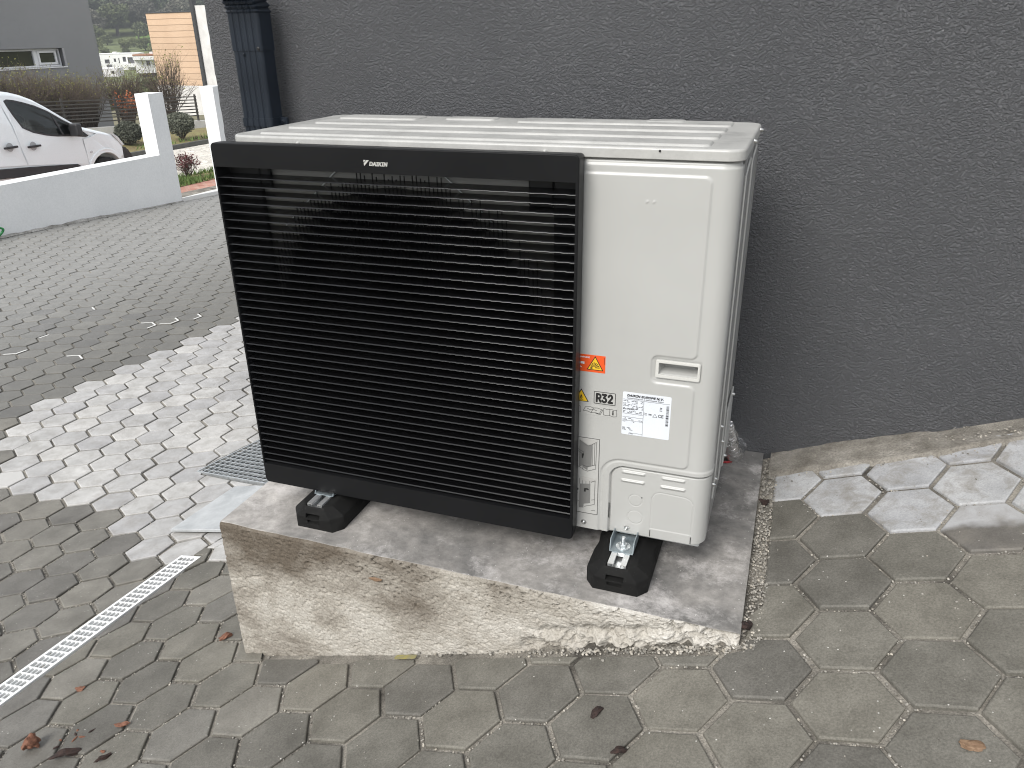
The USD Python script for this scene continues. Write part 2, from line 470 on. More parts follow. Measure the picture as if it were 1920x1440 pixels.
unit_px = Polygon([(392, 267), (625, 217), (1428, 230), (1437, 850), (1387, 1192), (1375, 1243), (460, 1226), (415, 976), (500, 905)])
pavers = []
joints = []
for chart, region, ir, jr in ((chart_a, region_a, range(-20, 9), range(-12, 6)), (chart_b, region_b, range(-48, 20), range(-30, 62))):
    for i in ir:
        for j in jr:
            jj = j - 0.5 * (i % 2)
            cu, cv = i * 1.5 * HEX, jj * math.sqrt(3) * HEX
            c = chart(np.array(cu), np.array(cv))
            if not (-7.8 < c[0] < 3.6 and -2.6 < c[1] < 12.5):
                continue
            P3 = np.array([c[0], c[1], float(zg(c[0], c[1]))])
            px, zc = to_px(P3[None])
            if zc[0] < 0.4 or not (-260 < px[0, 0] < 2180 and 150 < px[0, 1] < 1720):
                continue
            gap = 0.0052 + 0.0014 * rng.random()
            k = 1 - gap / (HEX * math.sqrt(3) / 2)
            a = np.radians([0, 60, 120, 180, 240, 300])
            jit = rng.normal(0, 0.0012, 2)
            U, V = cu + HEX * k * np.cos(a) + jit[0], cv + HEX * k * np.sin(a) + jit[1]
            ring = chart(U, V)
            poly = Polygon(ring)
            clip = poly if region.contains(poly) else poly.intersection(region)
            for g in getattr(clip, 'geoms', [clip]):
                if g.geom_type != 'Polygon' or g.area < 0.0012:
                    continue
                g = shapely.geometry.polygon.orient(g.simplify(0.002))
                r2 = np.array(g.exterior.coords)[:-1]
                cc = r2.mean(0)
                pavers.append((r2, cc, chart is chart_a, len(g.exterior.coords) != 7))
            # joint lines near the camera, for the grit
            if zc[0] < 3.6:
                ringo = chart(cu + HEX * np.cos(a), cv + HEX * np.sin(a))
                joints.append(np.stack([ringo, np.roll(ringo, -1, 0)], 1))

meshes, score = [], []
for r2, cc, is_a, cut in pavers:
    tilt = rng.normal(0, 0.006, 2); lift = rng.normal(0, 0.0012)
    mesh = paver_mesh(r2, tilt, lift)
    px, zc = to_px(np.c_[r2, zg(r2[:, 0], r2[:, 1])])
    vis = Polygon(px).intersection(sbox(0, 0, 1920, 1440)).difference(unit_px).area if zc.min() > 0.2 and Polygon(px).is_valid else 0
    x, y = cc
    if is_a:
        m = m_wet if x > 0.1 or rng.random() < 0.7 else m_wetb
        if x > 1.25 and y > 0.245 and (x > 1.33 or y > 0.40):
            m = m_dryr
        elif x > 1.62 and y > 0.09:
            m = m_part
        elif x < -0.4 and y > 0.40:
            m = m_dry
    else:
        d = dry_b.contains(Point(x, y))
        e = dry_b.exterior.distance(Point(x, y))
        m = m_dry if d else m_wetb
        if d and e < 0.07 and y < 1.0 and rng.random() < 0.6:
            m = m_part2
        if not d and x < -2.88:
            m = m_far
    meshes.append((mesh, m, vis, r2, tilt, lift, cc))
order = np.argsort([-q[2] for q in meshes])
rest = {}
limed = 0
for n, k in enumerate(order):
    mesh, m, vis, r2, tilt, lift, cc = meshes[k]
    if n < 298 and vis > 25:
        pv = obj('paver', mesh, m, drive)
        if (cc[0] < -3.2 or (cc[0] > -0.9 and cc[1] < 0.3)) and rng.random() < (0.05 if cc[0] < -3.2 else (0.012 if cc[0] < 0.5 else 0.0)) and len(r2) == 6:
            i0 = rng.integers(0, 6); steps = int(rng.integers(1, 4))
            w = 0.012 if cc[0] < -3 else 0.0028
            a, b = inset(r2, 0.004), inset(r2, 0.004 + w)
            idx = [(i0 + q) % 6 for q in range(steps + 1)]
            P = np.vstack([a[idx], b[idx]]); nn = len(idx)
            zz = zg(P[:, 0], P[:, 1]) + lift + (P - cc) @ tilt + 0.0008
            ff = [(q, q + 1, nn + q + 1) for q in range(nn - 1)] + [(q, nn + q + 1, nn + q) for q in range(nn - 1)]
            v3 = np.c_[P, zz]; ff = np.array(ff)
            if np.cross(v3[ff[0, 1]] - v3[ff[0, 0]], v3[ff[0, 2]] - v3[ff[0, 0]])[2] < 0:
                ff = ff[:, ::-1]
            obj('lime_edge', (v3, ff), m_lime, pv)
    else:
        rest.setdefault(str(m.GetPath()), (m, []))[1].append(mesh)
for path, (m, ms) in rest.items():
    obj('farther_pavers', cat_(ms), m, drive, kind='stuff')

# ---- grit along the joints and beside the plinth
edges = np.vstack(joints)
def scatter(n, lo=0.0012, hi=0.0034):
    k = rng.integers(0, len(edges), n); t = rng.random(n)[:, None]
    p = edges[k, 0] * t + edges[k, 1] * (1 - t) + rng.normal(0, 0.0022, (n, 2))
    return p, rng.uniform(lo, hi, n)
pA, sA = scatter(17000, 0.0011, 0.0031)
clump = meshkit.fbm(np.c_[pA * 5, np.zeros(len(pA))], 3, 5)
keep = clump > 0.43
pA, sA = pA[keep], sA[keep]
zA = zg(pA[:, 0], pA[:, 1]) - 0.0075 + rng.random(len(pA)) * 0.003
n2 = 1000
pB = np.c_[PX1 + 0.003 + rng.random(n2) * 0.04, rng.uniform(-0.16, YW - 0.02, n2)]
sB = rng.uniform(0.001, 0.0036, n2)
zB = zg(pB[:, 0], pB[:, 1]) - 0.004 + rng.random(n2) * 0.004 + 0.003 * np.exp(-((pB[:, 0] - PX1) / 0.02) ** 2)
n3 = 900
pC = np.c_[rng.uniform(0.45, PX1 + 0.03, n3), PY - 0.002 - np.abs(rng.normal(0, 0.011, n3))]
k3 = rng.random(n3) < np.clip((pC[:, 0] - 0.6) / 0.5, 0.10, 1)
pC = pC[k3]; sC = rng.uniform(0.0012, 0.0042, len(pC)); zC = zg(pC[:, 0], pC[:, 1]) - 0.003 + rng.random(len(pC)) * 0.004
n4 = 240      # loose crumbs on the slabs
pD = np.c_[rng.uniform(-0.9, 2.1, n4), rng.uniform(-0.75, -0.17, n4)]
sD = rng.uniform(0.0006, 0.0018, n4); zD = zg(pD[:, 0], pD[:, 1]) + 0.0003
n5 = 130
pE = np.c_[rng.uniform(1.25, 2.1, n5), rng.uniform(-0.3, 0.6, n5)]
sE = rng.uniform(0.0006, 0.0020, n5); zE = zg(pE[:, 0], pE[:, 1]) + 0.0003
n6 = 900      # thin rubble over the mortar by the wall
pF = np.c_[rng.uniform(1.24, 2.4, n6), YW - 0.05 - np.abs(rng.normal(0, 0.05, n6))]
sF = rng.uniform(0.001, 0.003, n6); zF = zg(pF[:, 0], pF[:, 1]) + 0.001
P_ = np.vstack([pA, pB, pC, pD, pE, pF]); S_ = np.r_[sA, sB, sC, sD, sE, sF]; Zz = np.r_[zA, zB, zC, zD, zE, zF]
grit = UsdGeom.PointInstancer.Define(stage, '/World/grit')
protos = []
UsdGeom.Scope.Define(stage, '/World/grit/shapes')
for k in range(3):
    ic = trimesh.creation.icosphere(1, 1.0)
    ic.vertices *= (1 + 0.35 * (rng.random((len(ic.vertices), 1)) - 0.5)) * np.array([1.0, 0.8, 0.6])
    pm = usdkit.mesh(stage, f'/World/grit/shapes/stone_{k:03d}', ic, m_grit)
    protos.append(pm.GetPath())
grit.CreatePrototypesRel().SetTargets(protos)
grit.CreatePositionsAttr(Vt.Vec3fArray.FromNumpy(np.c_[P_, Zz].astype(np.float32)))
grit.CreateScalesAttr(Vt.Vec3fArray.FromNumpy(np.repeat(S_[:, None], 3, 1).astype(np.float32)))
an = rng.uniform(0, 2 * math.pi, len(S_))
grit.CreateOrientationsAttr(Vt.QuathArray([Gf.Quath(float(math.cos(t / 2)), 0.0, 0.0, float(math.sin(t / 2))) for t in an]))
grit.CreateProtoIndicesAttr(Vt.IntArray.FromNumpy(rng.integers(0, 3, len(S_)).astype(np.int32)))
tag(Node('/World/grit', (0, 0, 0)), 'pale stone grit lying in the paving joints and along the concrete plinth', 'grit', kind='stuff')

# ---- mortar haunching at the foot of the house wall, right of the plinth
xs = np.linspace(PX1 + 0.02, 3.2, 300); vs = np.linspace(0, 1, 14)
XX, VV = np.meshgrid(xs, vs, indexing='ij')
wid = 0.095 + 0.075 * meshkit.fbm(np.c_[xs * 7, xs * 0, xs * 0], 5, 3)
YY = YW + 0.004 - VV * wid[:, None]
zw = np.interp(XX, [1.2272, 1.4326, 1.5612, 1.6845, 1.8019, 3.2], [-0.0888, -0.0137, 0.0276, 0.0607, 0.0921, 0.44]) + 0.004
ZZ = zw * (1 - VV) + (zg(XX, YY) + 0.005) * VV - 0.016 * (VV > 0.99) + (0.004 + 0.010 * (1 - VV)) * (meshkit.fbm(np.stack([XX * 30, YY * 30, XX * 0], -1), 5, 8) - 0.5) + 0.004
obj('mortar_strip', (np.stack([XX, YY, ZZ], -1).reshape(-1, 3), grid_faces(len(xs), len(vs))[:, ::-1]), m_mortar, smooth=True, kind='structure')

# ------------------------------------------------------------------ ground to the horizon, street, verge, hill
m_ground = mat('earth', (0.10, 0.10, 0.055), (0.17, 0.15, 0.09), 0.4, 0.95)
rr = np.concatenate([np.linspace(0, 30, 31), np.geomspace(34, 1500, 30)])
th = np.linspace(0, 2 * math.pi, 97)
Rr, Th = np.meshgrid(rr, th, indexing='ij')
GXX, GYY = Rr * np.cos(Th), Rr * np.sin(Th)
GZ = zall(GXX, GYY) - 0.16 - 0.002 * np.clip(Rr - 40, 0, 150)
obj('ground', (np.stack([GXX, GYY, GZ], -1).reshape(-1, 3), grid_faces(len(rr), len(th))), m_ground, smooth=True, kind='structure')


def ribbon(o0, o1, s0, s1, dz, n=60, m=8, zf=zs):
    s = np.linspace(s0, s1, n); o = np.linspace(o0, o1, m)
    S, O = np.meshgrid(s, o, indexing='ij')
    P = WA + S[..., None] * WT + O[..., None] * WN
    Z = zf(P[..., 0], P[..., 1]) + dz
    return np.dstack([P, Z]).reshape(-1, 3), grid_faces(n, m)


def stone_mat(name, c, c2, mortar, scale, bw=0.5, rh=0.25, ms=0.02, rough=0.9):
    N = {'g': ('geometry', {}), 'k': ('brick_texture', {'scale': scale, 'color1': c, 'color2': c2, 'mortar': mortar, 'brick_width': bw, 'row_height': rh, 'mortar_size': ms}),
         'n': ('noise_texture', {'scale': 3.0, 'detail': 5.0}), 'r': ('rgb_ramp', {'ramp': [(0.3, (0.8, 0.8, 0.8)), (0.7, (1.15, 1.15, 1.15))]}), 'm': ('mix', {'mix_type': 'multiply', 'fac': 1.0}),
         'p': ('principled_bsdf', {'roughness': rough})}
    return usdkit.material(stage, f'/World/Looks/{name}', N, [('g.position', 'k.vector'), ('g.position', 'n.vector'), ('n.fac', 'r.fac'), ('k.color', 'm.color1'), ('r.color', 'm.color2'),
                                                              ('m.color', 'p.base_color')], surface='p.BSDF')


m_brick = stone_mat('red_pavers', (0.33, 0.125, 0.085), (0.40, 0.20, 0.15), (0.42, 0.34, 0.29), 2.4)
N = {'g': ('geometry', {}), 'v': ('voronoi_texture', {'scale': 7.0, 'feature': 'distance_to_edge'}), 'r': ('rgb_ramp', {'ramp': [(0.0, (0.30, 0.28, 0.25)), (0.10, (0.62, 0.60, 0.56))]}),
     'v2': ('voronoi_texture', {'scale': 7.0}), 'sc': ('separate_color', {}), 'r2': ('rgb_ramp', {'ramp': [(0, (0.75, 0.74, 0.72)), (1, (1.12, 1.1, 1.05))]}), 'm': ('mix', {'mix_type': 'multiply', 'fac': 1.0}),
     'b': ('bump', {'strength': 0.8, 'distance': 0.03}), 'p': ('principled_bsdf', {'roughness': 0.85})}
m_cobble = usdkit.material(stage, '/World/Looks/cobbles', N, [('g.position', 'v.vector'), ('g.position', 'v2.vector'), ('v.distance', 'r.fac'), ('v2.color', 'sc.color'), ('sc.r', 'r2.fac'),
                           ('r.color', 'm.color1'), ('r2.color', 'm.color2'), ('m.color', 'p.base_color'), ('v.distance', 'b.height'), ('b.normal', 'p.normal')], surface='p.BSDF')
m_kerbw = mat('white_kerb', (0.72, 0.72, 0.70), (0.80, 0.80, 0.78), 4, 0.8)
m_kerbd = mat('dark_kerb', (0.055, 0.055, 0.052), (0.10, 0.10, 0.09), 4, 0.9)
m_grass = mat('grass', (0.055, 0.10, 0.02), (0.11, 0.17, 0.045), 8, 0.8, rnd=0.3)
m_mound = mat('verge_earth', (0.16, 0.12, 0.06), (0.20, 0.19, 0.07), 2.5, 0.95, grain=0.3, gscale=30, bump=0.6, bscale=25, bdist=0.03)


def zk(x, y):
    o = (x - WA[0]) * WN[0] + (y - WA[1]) * WN[1]
    t = smoothstep(-0.32, 0.0, o)
    return (zg(x, y) - 0.0) * t + (zs(x, y) + 0.0) * (1 - t)


def slab(o0, o1, s0, s1, top, h, n=30, zf=zs):
    a, fa = ribbon(o0, o1, s0, s1, top, n, 2, zf)
    k = len(a)
    b = a.copy(); b[:, 2] -= h
    f = [fa, fa[:, ::-1] + k]
    for side in (0, 1):
        i = np.arange(n - 1) * 2 + side; j = i + 2
        q = np.vstack([np.stack([i, i + k, j + k], 1), np.stack([i, j + k, j], 1)])
        f.append(q if side == 0 else q[:, ::-1])
    for e in (0, (n - 1) * 2):
        q = np.array([[e, e + 1, e + 1 + k], [e, e + 1 + k, e + k]])
        f.append(q)
    return np.vstack([a, b]), np.vstack(f)


street = obj('street', ribbon(-7.65, -2.60, -14, 45, 0.0), m_cobble, smooth=True, kind='structure')
obj('sidewalk', ribbon(-1.55, -0.30, -14, 45, 0.006, zf=zk), m_brick, smooth=True, kind='structure')
kerb = obj('kerb', slab(-0.30, -0.02, 2.79, 3.77, 0.045, 0.2, 12, zk), m_kerbw, kind='structure')
obj('verge', ribbon(-2.64, -1.53, -14, 45, 0.012, 120, 6), m_mound, smooth=True, kind='structure')
obj('far_kerb', slab(-7.83, -7.63, -14, 45, 0.11, 0.3, 40), m_kerbd, kind='structure')
S_m, O_m = np.meshgrid(np.linspace(-14, 45, 160), np.linspace(-11.6, -7.8, 14), indexing='ij')
Pm = WA + S_m[..., None] * WT + O_m[..., None] * WN
Zm = zs(Pm[..., 0], Pm[..., 1]) + 0.06 + 0.22 * np.sin(np.clip((O_m + 11.6) / 3.8, 0, 1) * math.pi) * (0.6 + 0.8 * meshkit.fbm(np.dstack([Pm * 0.6, 0 * S_m]), 3, 4))
obj('planting_strip', (np.dstack([Pm, Zm]).reshape(-1, 3), grid_faces(160, 14)), m_mound, smooth=True, kind='structure')

# grass blades: on the verge by the gate and in tufts on the mound
def blades(points, h, w=0.012, zf=None):
    v, f = [], []
    for k, (x, y, z) in enumerate(points):
        a = rng.uniform(0, 2 * math.pi); lean = rng.normal(0, 0.4, 2); hh = h * rng.uniform(0.5, 1.2)
        d = np.array([math.cos(a), math.sin(a), 0]) * w
        p = np.array([x, y, z])
        t = p + np.array([lean[0] * hh, lean[1] * hh, hh])
        v += [p - d, p + d, t]; f.append((3 * k, 3 * k + 1, 3 * k + 2))
    return np.array(v), np.array(f)


pts = []
for _ in range(5200):
    s, o = rng.uniform(2.2, 8.5), rng.uniform(-2.63, -1.50)
    if meshkit.fbm(np.array([[s * 1.2, o * 1.5, 0]]), 3, 2)[0] > 0.40:
        x, y = wl(s, o); pts.append((x, y, zs(x, y) + 0.01))
obj('verge_grass', blades(pts, 0.10), m_grass, label='short green grass on the verge beside the red brick pavement', cat='grass', kind='stuff')
pts = []
for _ in range(3600):
    s, o = rng.uniform(-4, 16), rng.uniform(-10.6, -7.9)
    if meshkit.fbm(np.array([[s * 0.7, o * 0.9, 3]]), 3, 2)[0] > 0.50:
        x, y = wl(s, o); pts.append((x, y, zs(x, y) + 0.12))
obj('mound_grass', blades(pts, 0.12, 0.02), m_grass, label='patchy grass on the earth bank across the street', cat='grass', kind='stuff')

# the hillside, seen between the houses
HD = np.array([-0.70, 0.714]); HL = np.array([0.714, 0.70])


def hz(r, lat):
    r = np.asarray(r, float)
    base = np.interp(r, [120, 150, 185, 205, 235, 265, 300, 350, 430, 600, 900], [-6.0, -5.4, -3.4, -1.6, 1.2, 6.5, 13.0, 27.0, 46.0, 66.0, 60.0])
    return base + 1.2 * (meshkit.fbm(np.stack([r * 0.03, np.asarray(lat) * 0.03, 0 * r], -1), 3, 9) - 0.5)


hr, hl = np.linspace(120, 900, 100), np.linspace(-420, 420, 90)
HR, HLa = np.meshgrid(hr, hl, indexing='ij')
HO = np.array([1.197, -1.49])
HX = HO[0] + HD[0] * HR + HL[0] * HLa; HY = HO[1] + HD[1] * HR + HL[1] * HLa
m_hill = mat('hill_scrub', (0.060, 0.075, 0.030), (0.15, 0.18, 0.06), 0.06, 0.95, grain=0.3, gscale=0.6, detail=8)
obj('hillside', (np.dstack([HX, HY, hz(HR, HLa)]).reshape(-1, 3), grid_faces(100, 90)), m_hill, smooth=True, kind='structure')

# ------------------------------------------------------------------ the rendered house wall
N = {'g': ('geometry', {}), 'mp': ('mapping', {'rotation': (0.0, 0.55, 0.0), 'scale': (0.85, 1.0, 1.1)}),
     'n': ('noise_texture', {'scale': 195.0, 'detail': 2.5, 'roughness': 0.6, 'distortion': 0.5}), 'n2': ('noise_texture', {'scale': 300.0, 'detail': 2.0}),
     'pw': ('map_range', {'range_type': 'smoothstep', 'from_min': 0.36, 'from_max': 0.66, 'clamp': True}), 'h': ('math', {'math_type': 'multiply_add', 'value2': 0.14}),
     'c': ('noise_texture', {'scale': 1.3, 'detail': 6.0, 'roughness': 0.6}), 'cr': ('rgb_ramp', {'ramp': [(0.3, (0.070, 0.072, 0.077)), (0.7, (0.086, 0.088, 0.093))]}),
     'b': ('bump', {'strength': 1.0, 'distance': 0.0038}), 'p': ('principled_bsdf', {'roughness': 0.40, 'specular_ior_level': 0.55})}
m_render = usdkit.material(stage, '/World/Looks/dark_render', N, [('g.position', 'mp.vector'), ('mp.vector', 'n.vector'), ('g.position', 'n2.vector'), ('n.fac', 'pw.value'), ('n2.fac', 'h.value1'),
                           ('pw.result', 'h.value3'), ('h.value', 'b.height'), ('b.normal', 'p.normal'), ('g.position', 'c.vector'), ('c.fac', 'cr.fac'), ('cr.color', 'p.base_color')], surface='p.BSDF')
XC = -0.5425           # the wall's left corner
house = thing('house', 'dark grey house with knobbly rendered wall behind the heat pump', 'house', (4.0, 4.0, -1.0))
# the wall facing the camera: a corner with a softly uneven arris
zz = np.linspace(-1.4, 3.4, 500)
wob = 0.003 * (meshkit.fbm(np.c_[zz * 40, zz * 0, zz * 0], 3, 2) - 0.5)
prof = [(7.5, 0.0)] + [(XC + 0.012, 0.0), (XC + 0.005, 0.002), (XC + 0.001, 0.007), (XC, 0.014)] + [(XC, 6.5)]
rows = []
for k, z in enumerate(zz):
    rows.append([(x + (wob[k] if x < 0 else 0), YW + y + (wob[k] * 0.6 if 0 < i < 5 else 0), z) for i, (x, y) in enumerate(prof)])
rows = np.array(rows)
obj('wall', (rows.reshape(-1, 3), grid_faces(len(zz), len(prof))[:, ::-1]), m_render, house, smooth=40)
obj('wall', bx(XC + 0.02, 7.48, YW + 0.03, YW + 6.4, -1.4, 3.38), m_render, house, label='plain rear body of the house')
m_cap = mat('zinc_capping', (0.10, 0.105, 0.11), None, 4, 0.45, 0.6)
obj('parapet_capping', cbox(XC - 0.05, 7.55, YW - 0.05, YW + 6.5, 3.40, 3.44, 0.004), m_cap, house)

# ---- downpipe
m_pipe = mat('navy_aluminium', (0.008, 0.0115, 0.0175), (0.011, 0.016, 0.024), 9, 0.40, 0.0, spec=0.28, rvar=0.06)
m_screw = mat('zinc_screw', (0.42, 0.43, 0.43), (0.62, 0.62, 0.60), 60, 0.32, 1.0)
m_black = mat('matt_black', (0.010, 0.010, 0.011), None, 5, 0.5)
pipe = thing('downpipe', 'navy blue ribbed rectangular rain downpipe on the dark wall behind the heat pump', 'downpipe', (-0.33, 0.575, -0.6))


def pipe_ring(grow=0.0):
    x0, x1, y0, y1 = -0.383 - grow, -0.281 + grow, 0.545 - grow, 0.607 + grow
    pts = []
    r = 0.010
    def corner(cx, cy, a0):
        for t in np.linspace(a0, a0 + math.pi / 2, 5):
            pts.append((cx + r * math.cos(t), cy + r * math.sin(t)))
    corner(x0 + r, y0 + r, math.pi)
    for k in range(4):            # ribs pressed into the face
        c = x0 + (x1 - x0) * (0.22 + 0.19 * k)
        pts += [(c - 0.0048, y0), (c - 0.0022, y0 + 0.0026), (c + 0.0022, y0 + 0.0026), (c + 0.0048, y0)]
    corner(x1 - r, y0 + r, 1.5 * math.pi)
    corner(x1 - r, y1 - r, 0)
    corner(x0 + r, y1 - r, 0.5 * math.pi)
    return np.array(pts)


def pipe_piece(z0, z1, grow, shift=(0, 0)):
    r = pipe_ring(grow)
    return loft([np.c_[r, np.full(len(r), z)] for z in (z0, z1)])


obj('pipe', pipe_piece(-0.75, 1.03, 0.0), m_pipe, pipe, smooth=35)
obj('upper_sleeve', pipe_piece(1.012, 1.115, 0.0022), m_pipe, pipe, smooth=35)
el = []
for k in range(9):          # crimped elbow, swinging out towards the viewer
    t = k / 8
    for dz, g in ((0.0, 0.0015), (0.006, 0.0055), (0.012, 0.0015)):
        r = pipe_ring(g)
        z = 1.108 + k * 0.016 + dz
        rr_ = np.c_[r, np.full(len(r), z)]
        rr_[:, 1] -= 0.10 * t * t
        rr_[:, 0] -= 0.015 * t
        rr_[:, 2] += (r[:, 1] - 0.607) * 0.5 * t
        el.append(rr_)
obj('crimped_elbow', loft(el), m_pipe, pipe, smooth=25)
br = pipe_ring(0.003)
obj('clip', loft([np.c_[br, np.full(len(br), z)] for z in (0.806, 0.830)]), m_pipe, pipe, smooth=35)
obj('clip_lug', cbox(-0.285, -0.256, 0.583, 0.596, 0.807, 0.829, 0.002), m_pipe, pipe)


def screw_head(c, n, r=0.006, h=0.004):
    """A pan head with washer facing along n."""
    n = np.asarray(n, float); n /= np.linalg.norm(n)
    a = np.linspace(0, 2 * math.pi, 14, endpoint=False)
    e1 = np.cross(n, [0, 0, 1.0] if abs(n[2]) < 0.9 else [1.0, 0, 0]); e1 /= np.linalg.norm(e1); e2 = np.cross(n, e1)
    ring = lambda rad, d: np.asarray(c) + n * d + rad * (np.cos(a)[:, None] * e1 + np.sin(a)[:, None] * e2)
    return loft([ring(r * 1.25, -0.0005), ring(r * 1.25, 0.0010), ring(r * 0.9, 0.0013), ring(r * 0.85, h * 0.6), ring(r * 0.55, h), ring(r * 0.32, h), ring(r * 0.28, h * 0.45)])


def screw(c, n, parent, r=0.006, h=0.004, name='screw'):
    return obj(name, screw_head(c, n, r, h), m_screw, parent, smooth=40)


obj('screw', screw_head((-0.268, 0.582, 0.818), (0, -1, 0), 0.006), m_pipe, pipe, smooth=40)
obj('screw', screw_head((-0.345, 0.5425, 1.003), (0, -1, 0), 0.003, 0.002), m_pipe, pipe, smooth=40)
obj('screw', screw_head((-0.292, 0.5425, 1.018), (0, -1, 0), 0.004, 0.002), m_black, pipe, smooth=40)

# ------------------------------------------------------------------ concrete plinth
N = {'g': ('geometry', {}), 'sp': ('separate_xyz', {}),
     'n': ('noise_texture', {'scale': 4.5, 'detail': 7.0, 'roughness': 0.62, 'distortion': 0.4}), 'gx': ('math', {'math_type': 'multiply_add', 'value2': -0.16}),
     'r': ('rgb_ramp', {'ramp': [(0.10, (0.095, 0.093, 0.090)), (0.32, (0.155, 0.150, 0.143)), (0.48, (0.255, 0.243, 0.228)), (0.68, (0.43, 0.41, 0.388))]}),
     'n2': ('noise_texture', {'scale': 38.0, 'detail': 6.0, 'roughness': 0.7}), 'r2': ('rgb_ramp', {'ramp': [(0.25, (0.66, 0.66, 0.66)), (0.75, (1.32, 1.32, 1.32))]}), 'm': ('mix', {'mix_type': 'multiply', 'fac': 1.0}),
     'n3': ('noise_texture', {'scale': 6.5, 'detail': 11.0, 'roughness': 0.78, 'distortion': 0.1}), 'r3': ('rgb_ramp', {'ramp': [(0.52, (0, 0, 0)), (0.68, (0.62, 0.62, 0.62))]}), 'm3': ('mix', {'color2': (0.60, 0.575, 0.56)}),
     'sv': ('voronoi_texture', {'scale': 170.0}), 'sr': ('rgb_ramp', {'ramp': [(0.10, (1, 1, 1)), (0.2, (0, 0, 0))]}), 'sc': ('separate_color', {}), 'st': ('math', {'math_type': 'greater_than', 'value2': 0.95}),
     'sx': ('math', {'math_type': 'multiply'}), 'sm': ('mix', {'color2': (0.68, 0.67, 0.64)}),
     'bn': ('noise_texture', {'scale': 190.0, 'detail': 5.0, 'roughness': 0.7}), 'b': ('bump', {'strength': 0.55, 'distance': 0.0015}),
     'p': ('principled_bsdf', {'roughness': 0.72, 'specular_ior_level': 0.4})}
m_conc = usdkit.material(stage, '/World/Looks/floated_concrete', N, [
    ('g.position', 'n.vector'), ('g.position', 'n2.vector'), ('g.position', 'n3.vector'), ('g.position', 'bn.vector'), ('g.position', 'sp.vector'), ('g.position', 'sv.vector'),
    ('sp.x', 'gx.value1'), ('n.fac', 'gx.value3'), ('gx.value', 'r.fac'), ('n2.fac', 'r2.fac'), ('r.color', 'm.color1'), ('r2.color', 'm.color2'),
    ('n3.fac', 'r3.fac'), ('r3.color', 'm3.fac'), ('m.color', 'm3.color1'), ('sv.distance', 'sr.fac'), ('sv.color', 'sc.color'), ('sc.r', 'st.value1'), ('sr.color', 'sx.value1'), ('st.value', 'sx.value2'),
    ('sx.value', 'sm.fac'), ('m3.color', 'sm.color1'), ('bn.fac', 'b.height'), ('b.normal', 'p.normal'), ('sm.color', 'p.base_color')], surface='p.BSDF')
N = {'g': ('geometry', {}), 'mp': ('mapping', {'scale': (1.0, 1.0, 1.5)}), 'n': ('noise_texture', {'scale': 4.2, 'detail': 9.0, 'roughness': 0.68, 'distortion': 0.15}), 'sp': ('separate_xyz', {}),
     'r': ('rgb_ramp', {'ramp': [(0.26, (0.108, 0.090, 0.070)), (0.38, (0.195, 0.175, 0.147)), (0.50, (0.315, 0.293, 0.255)), (0.64, (0.43, 0.41, 0.37)), (0.82, (0.57, 0.555, 0.52))]}),
     'n2': ('noise_texture', {'scale': 170.0, 'detail': 5.0, 'roughness': 0.75}), 'r2': ('rgb_ramp', {'ramp': [(0.30, (0.60, 0.58, 0.56)), (0.50, (1.05, 1.05, 1.05)), (0.7, (1.18, 1.18, 1.18))]}), 'm': ('mix', {'mix_type': 'multiply', 'fac': 1.0}),
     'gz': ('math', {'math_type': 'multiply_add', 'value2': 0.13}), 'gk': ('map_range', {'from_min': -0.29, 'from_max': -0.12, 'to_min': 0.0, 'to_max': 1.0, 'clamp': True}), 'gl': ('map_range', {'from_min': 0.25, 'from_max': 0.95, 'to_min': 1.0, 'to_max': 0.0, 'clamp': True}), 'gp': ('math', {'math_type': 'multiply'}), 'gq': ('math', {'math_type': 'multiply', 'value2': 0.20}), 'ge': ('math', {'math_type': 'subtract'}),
     'bn': ('noise_texture', {'scale': 260.0, 'detail': 4.0, 'roughness': 0.7}), 'b': ('bump', {'strength': 0.9, 'distance': 0.0025}), 'p': ('principled_bsdf', {'roughness': 0.92, 'specular_ior_level': 0.25})}
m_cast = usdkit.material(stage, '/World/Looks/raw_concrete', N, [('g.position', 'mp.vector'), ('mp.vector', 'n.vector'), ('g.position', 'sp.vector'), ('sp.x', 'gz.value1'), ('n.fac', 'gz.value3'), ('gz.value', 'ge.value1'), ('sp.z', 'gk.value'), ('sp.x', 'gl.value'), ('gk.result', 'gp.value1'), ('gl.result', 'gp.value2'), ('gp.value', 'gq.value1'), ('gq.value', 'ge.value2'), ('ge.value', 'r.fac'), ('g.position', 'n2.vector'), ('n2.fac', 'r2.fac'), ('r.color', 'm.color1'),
                         ('r2.color', 'm.color2'), ('g.position', 'bn.vector'), ('bn.fac', 'b.height'), ('b.normal', 'p.normal'), ('m.color', 'p.base_color')], surface='p.BSDF')
plinth = thing('concrete_plinth', 'rough cast concrete plinth under the heat pump, wedge shaped against the sloping paving', 'plinth', (0.55, 0.24, -0.6))
nx, nz = 520, 190
fx = np.linspace(PX0, PX1, nx)
FX, FT = np.meshgrid(fx, np.linspace(0, 1, nz), indexing='ij')
zb = zg(fx, np.full(nx, PY - 0.02)) - 0.03
edge_w = 0.0045 * (meshkit.fbm(np.c_[fx * 22, fx * 0, fx * 0], 5, 3) - 0.5)
FZ = ZP - 0.002 + (zb[:, None] - ZP) * FT
P3 = np.stack([FX, FX * 0, FZ], -1)
depth = 0.0035 * (meshkit.fbm(P3 * [5, 1, 6], 2, 11) - 0.5) + 0.0016 * (meshkit.fbm(P3 * [70, 1, 70], 3, 12) - 0.5) + 0.0024 * (meshkit.fbm(P3 * 190, 2, 17) - 0.5)
pit = meshkit.fbm(P3 * 130, 3, 13)
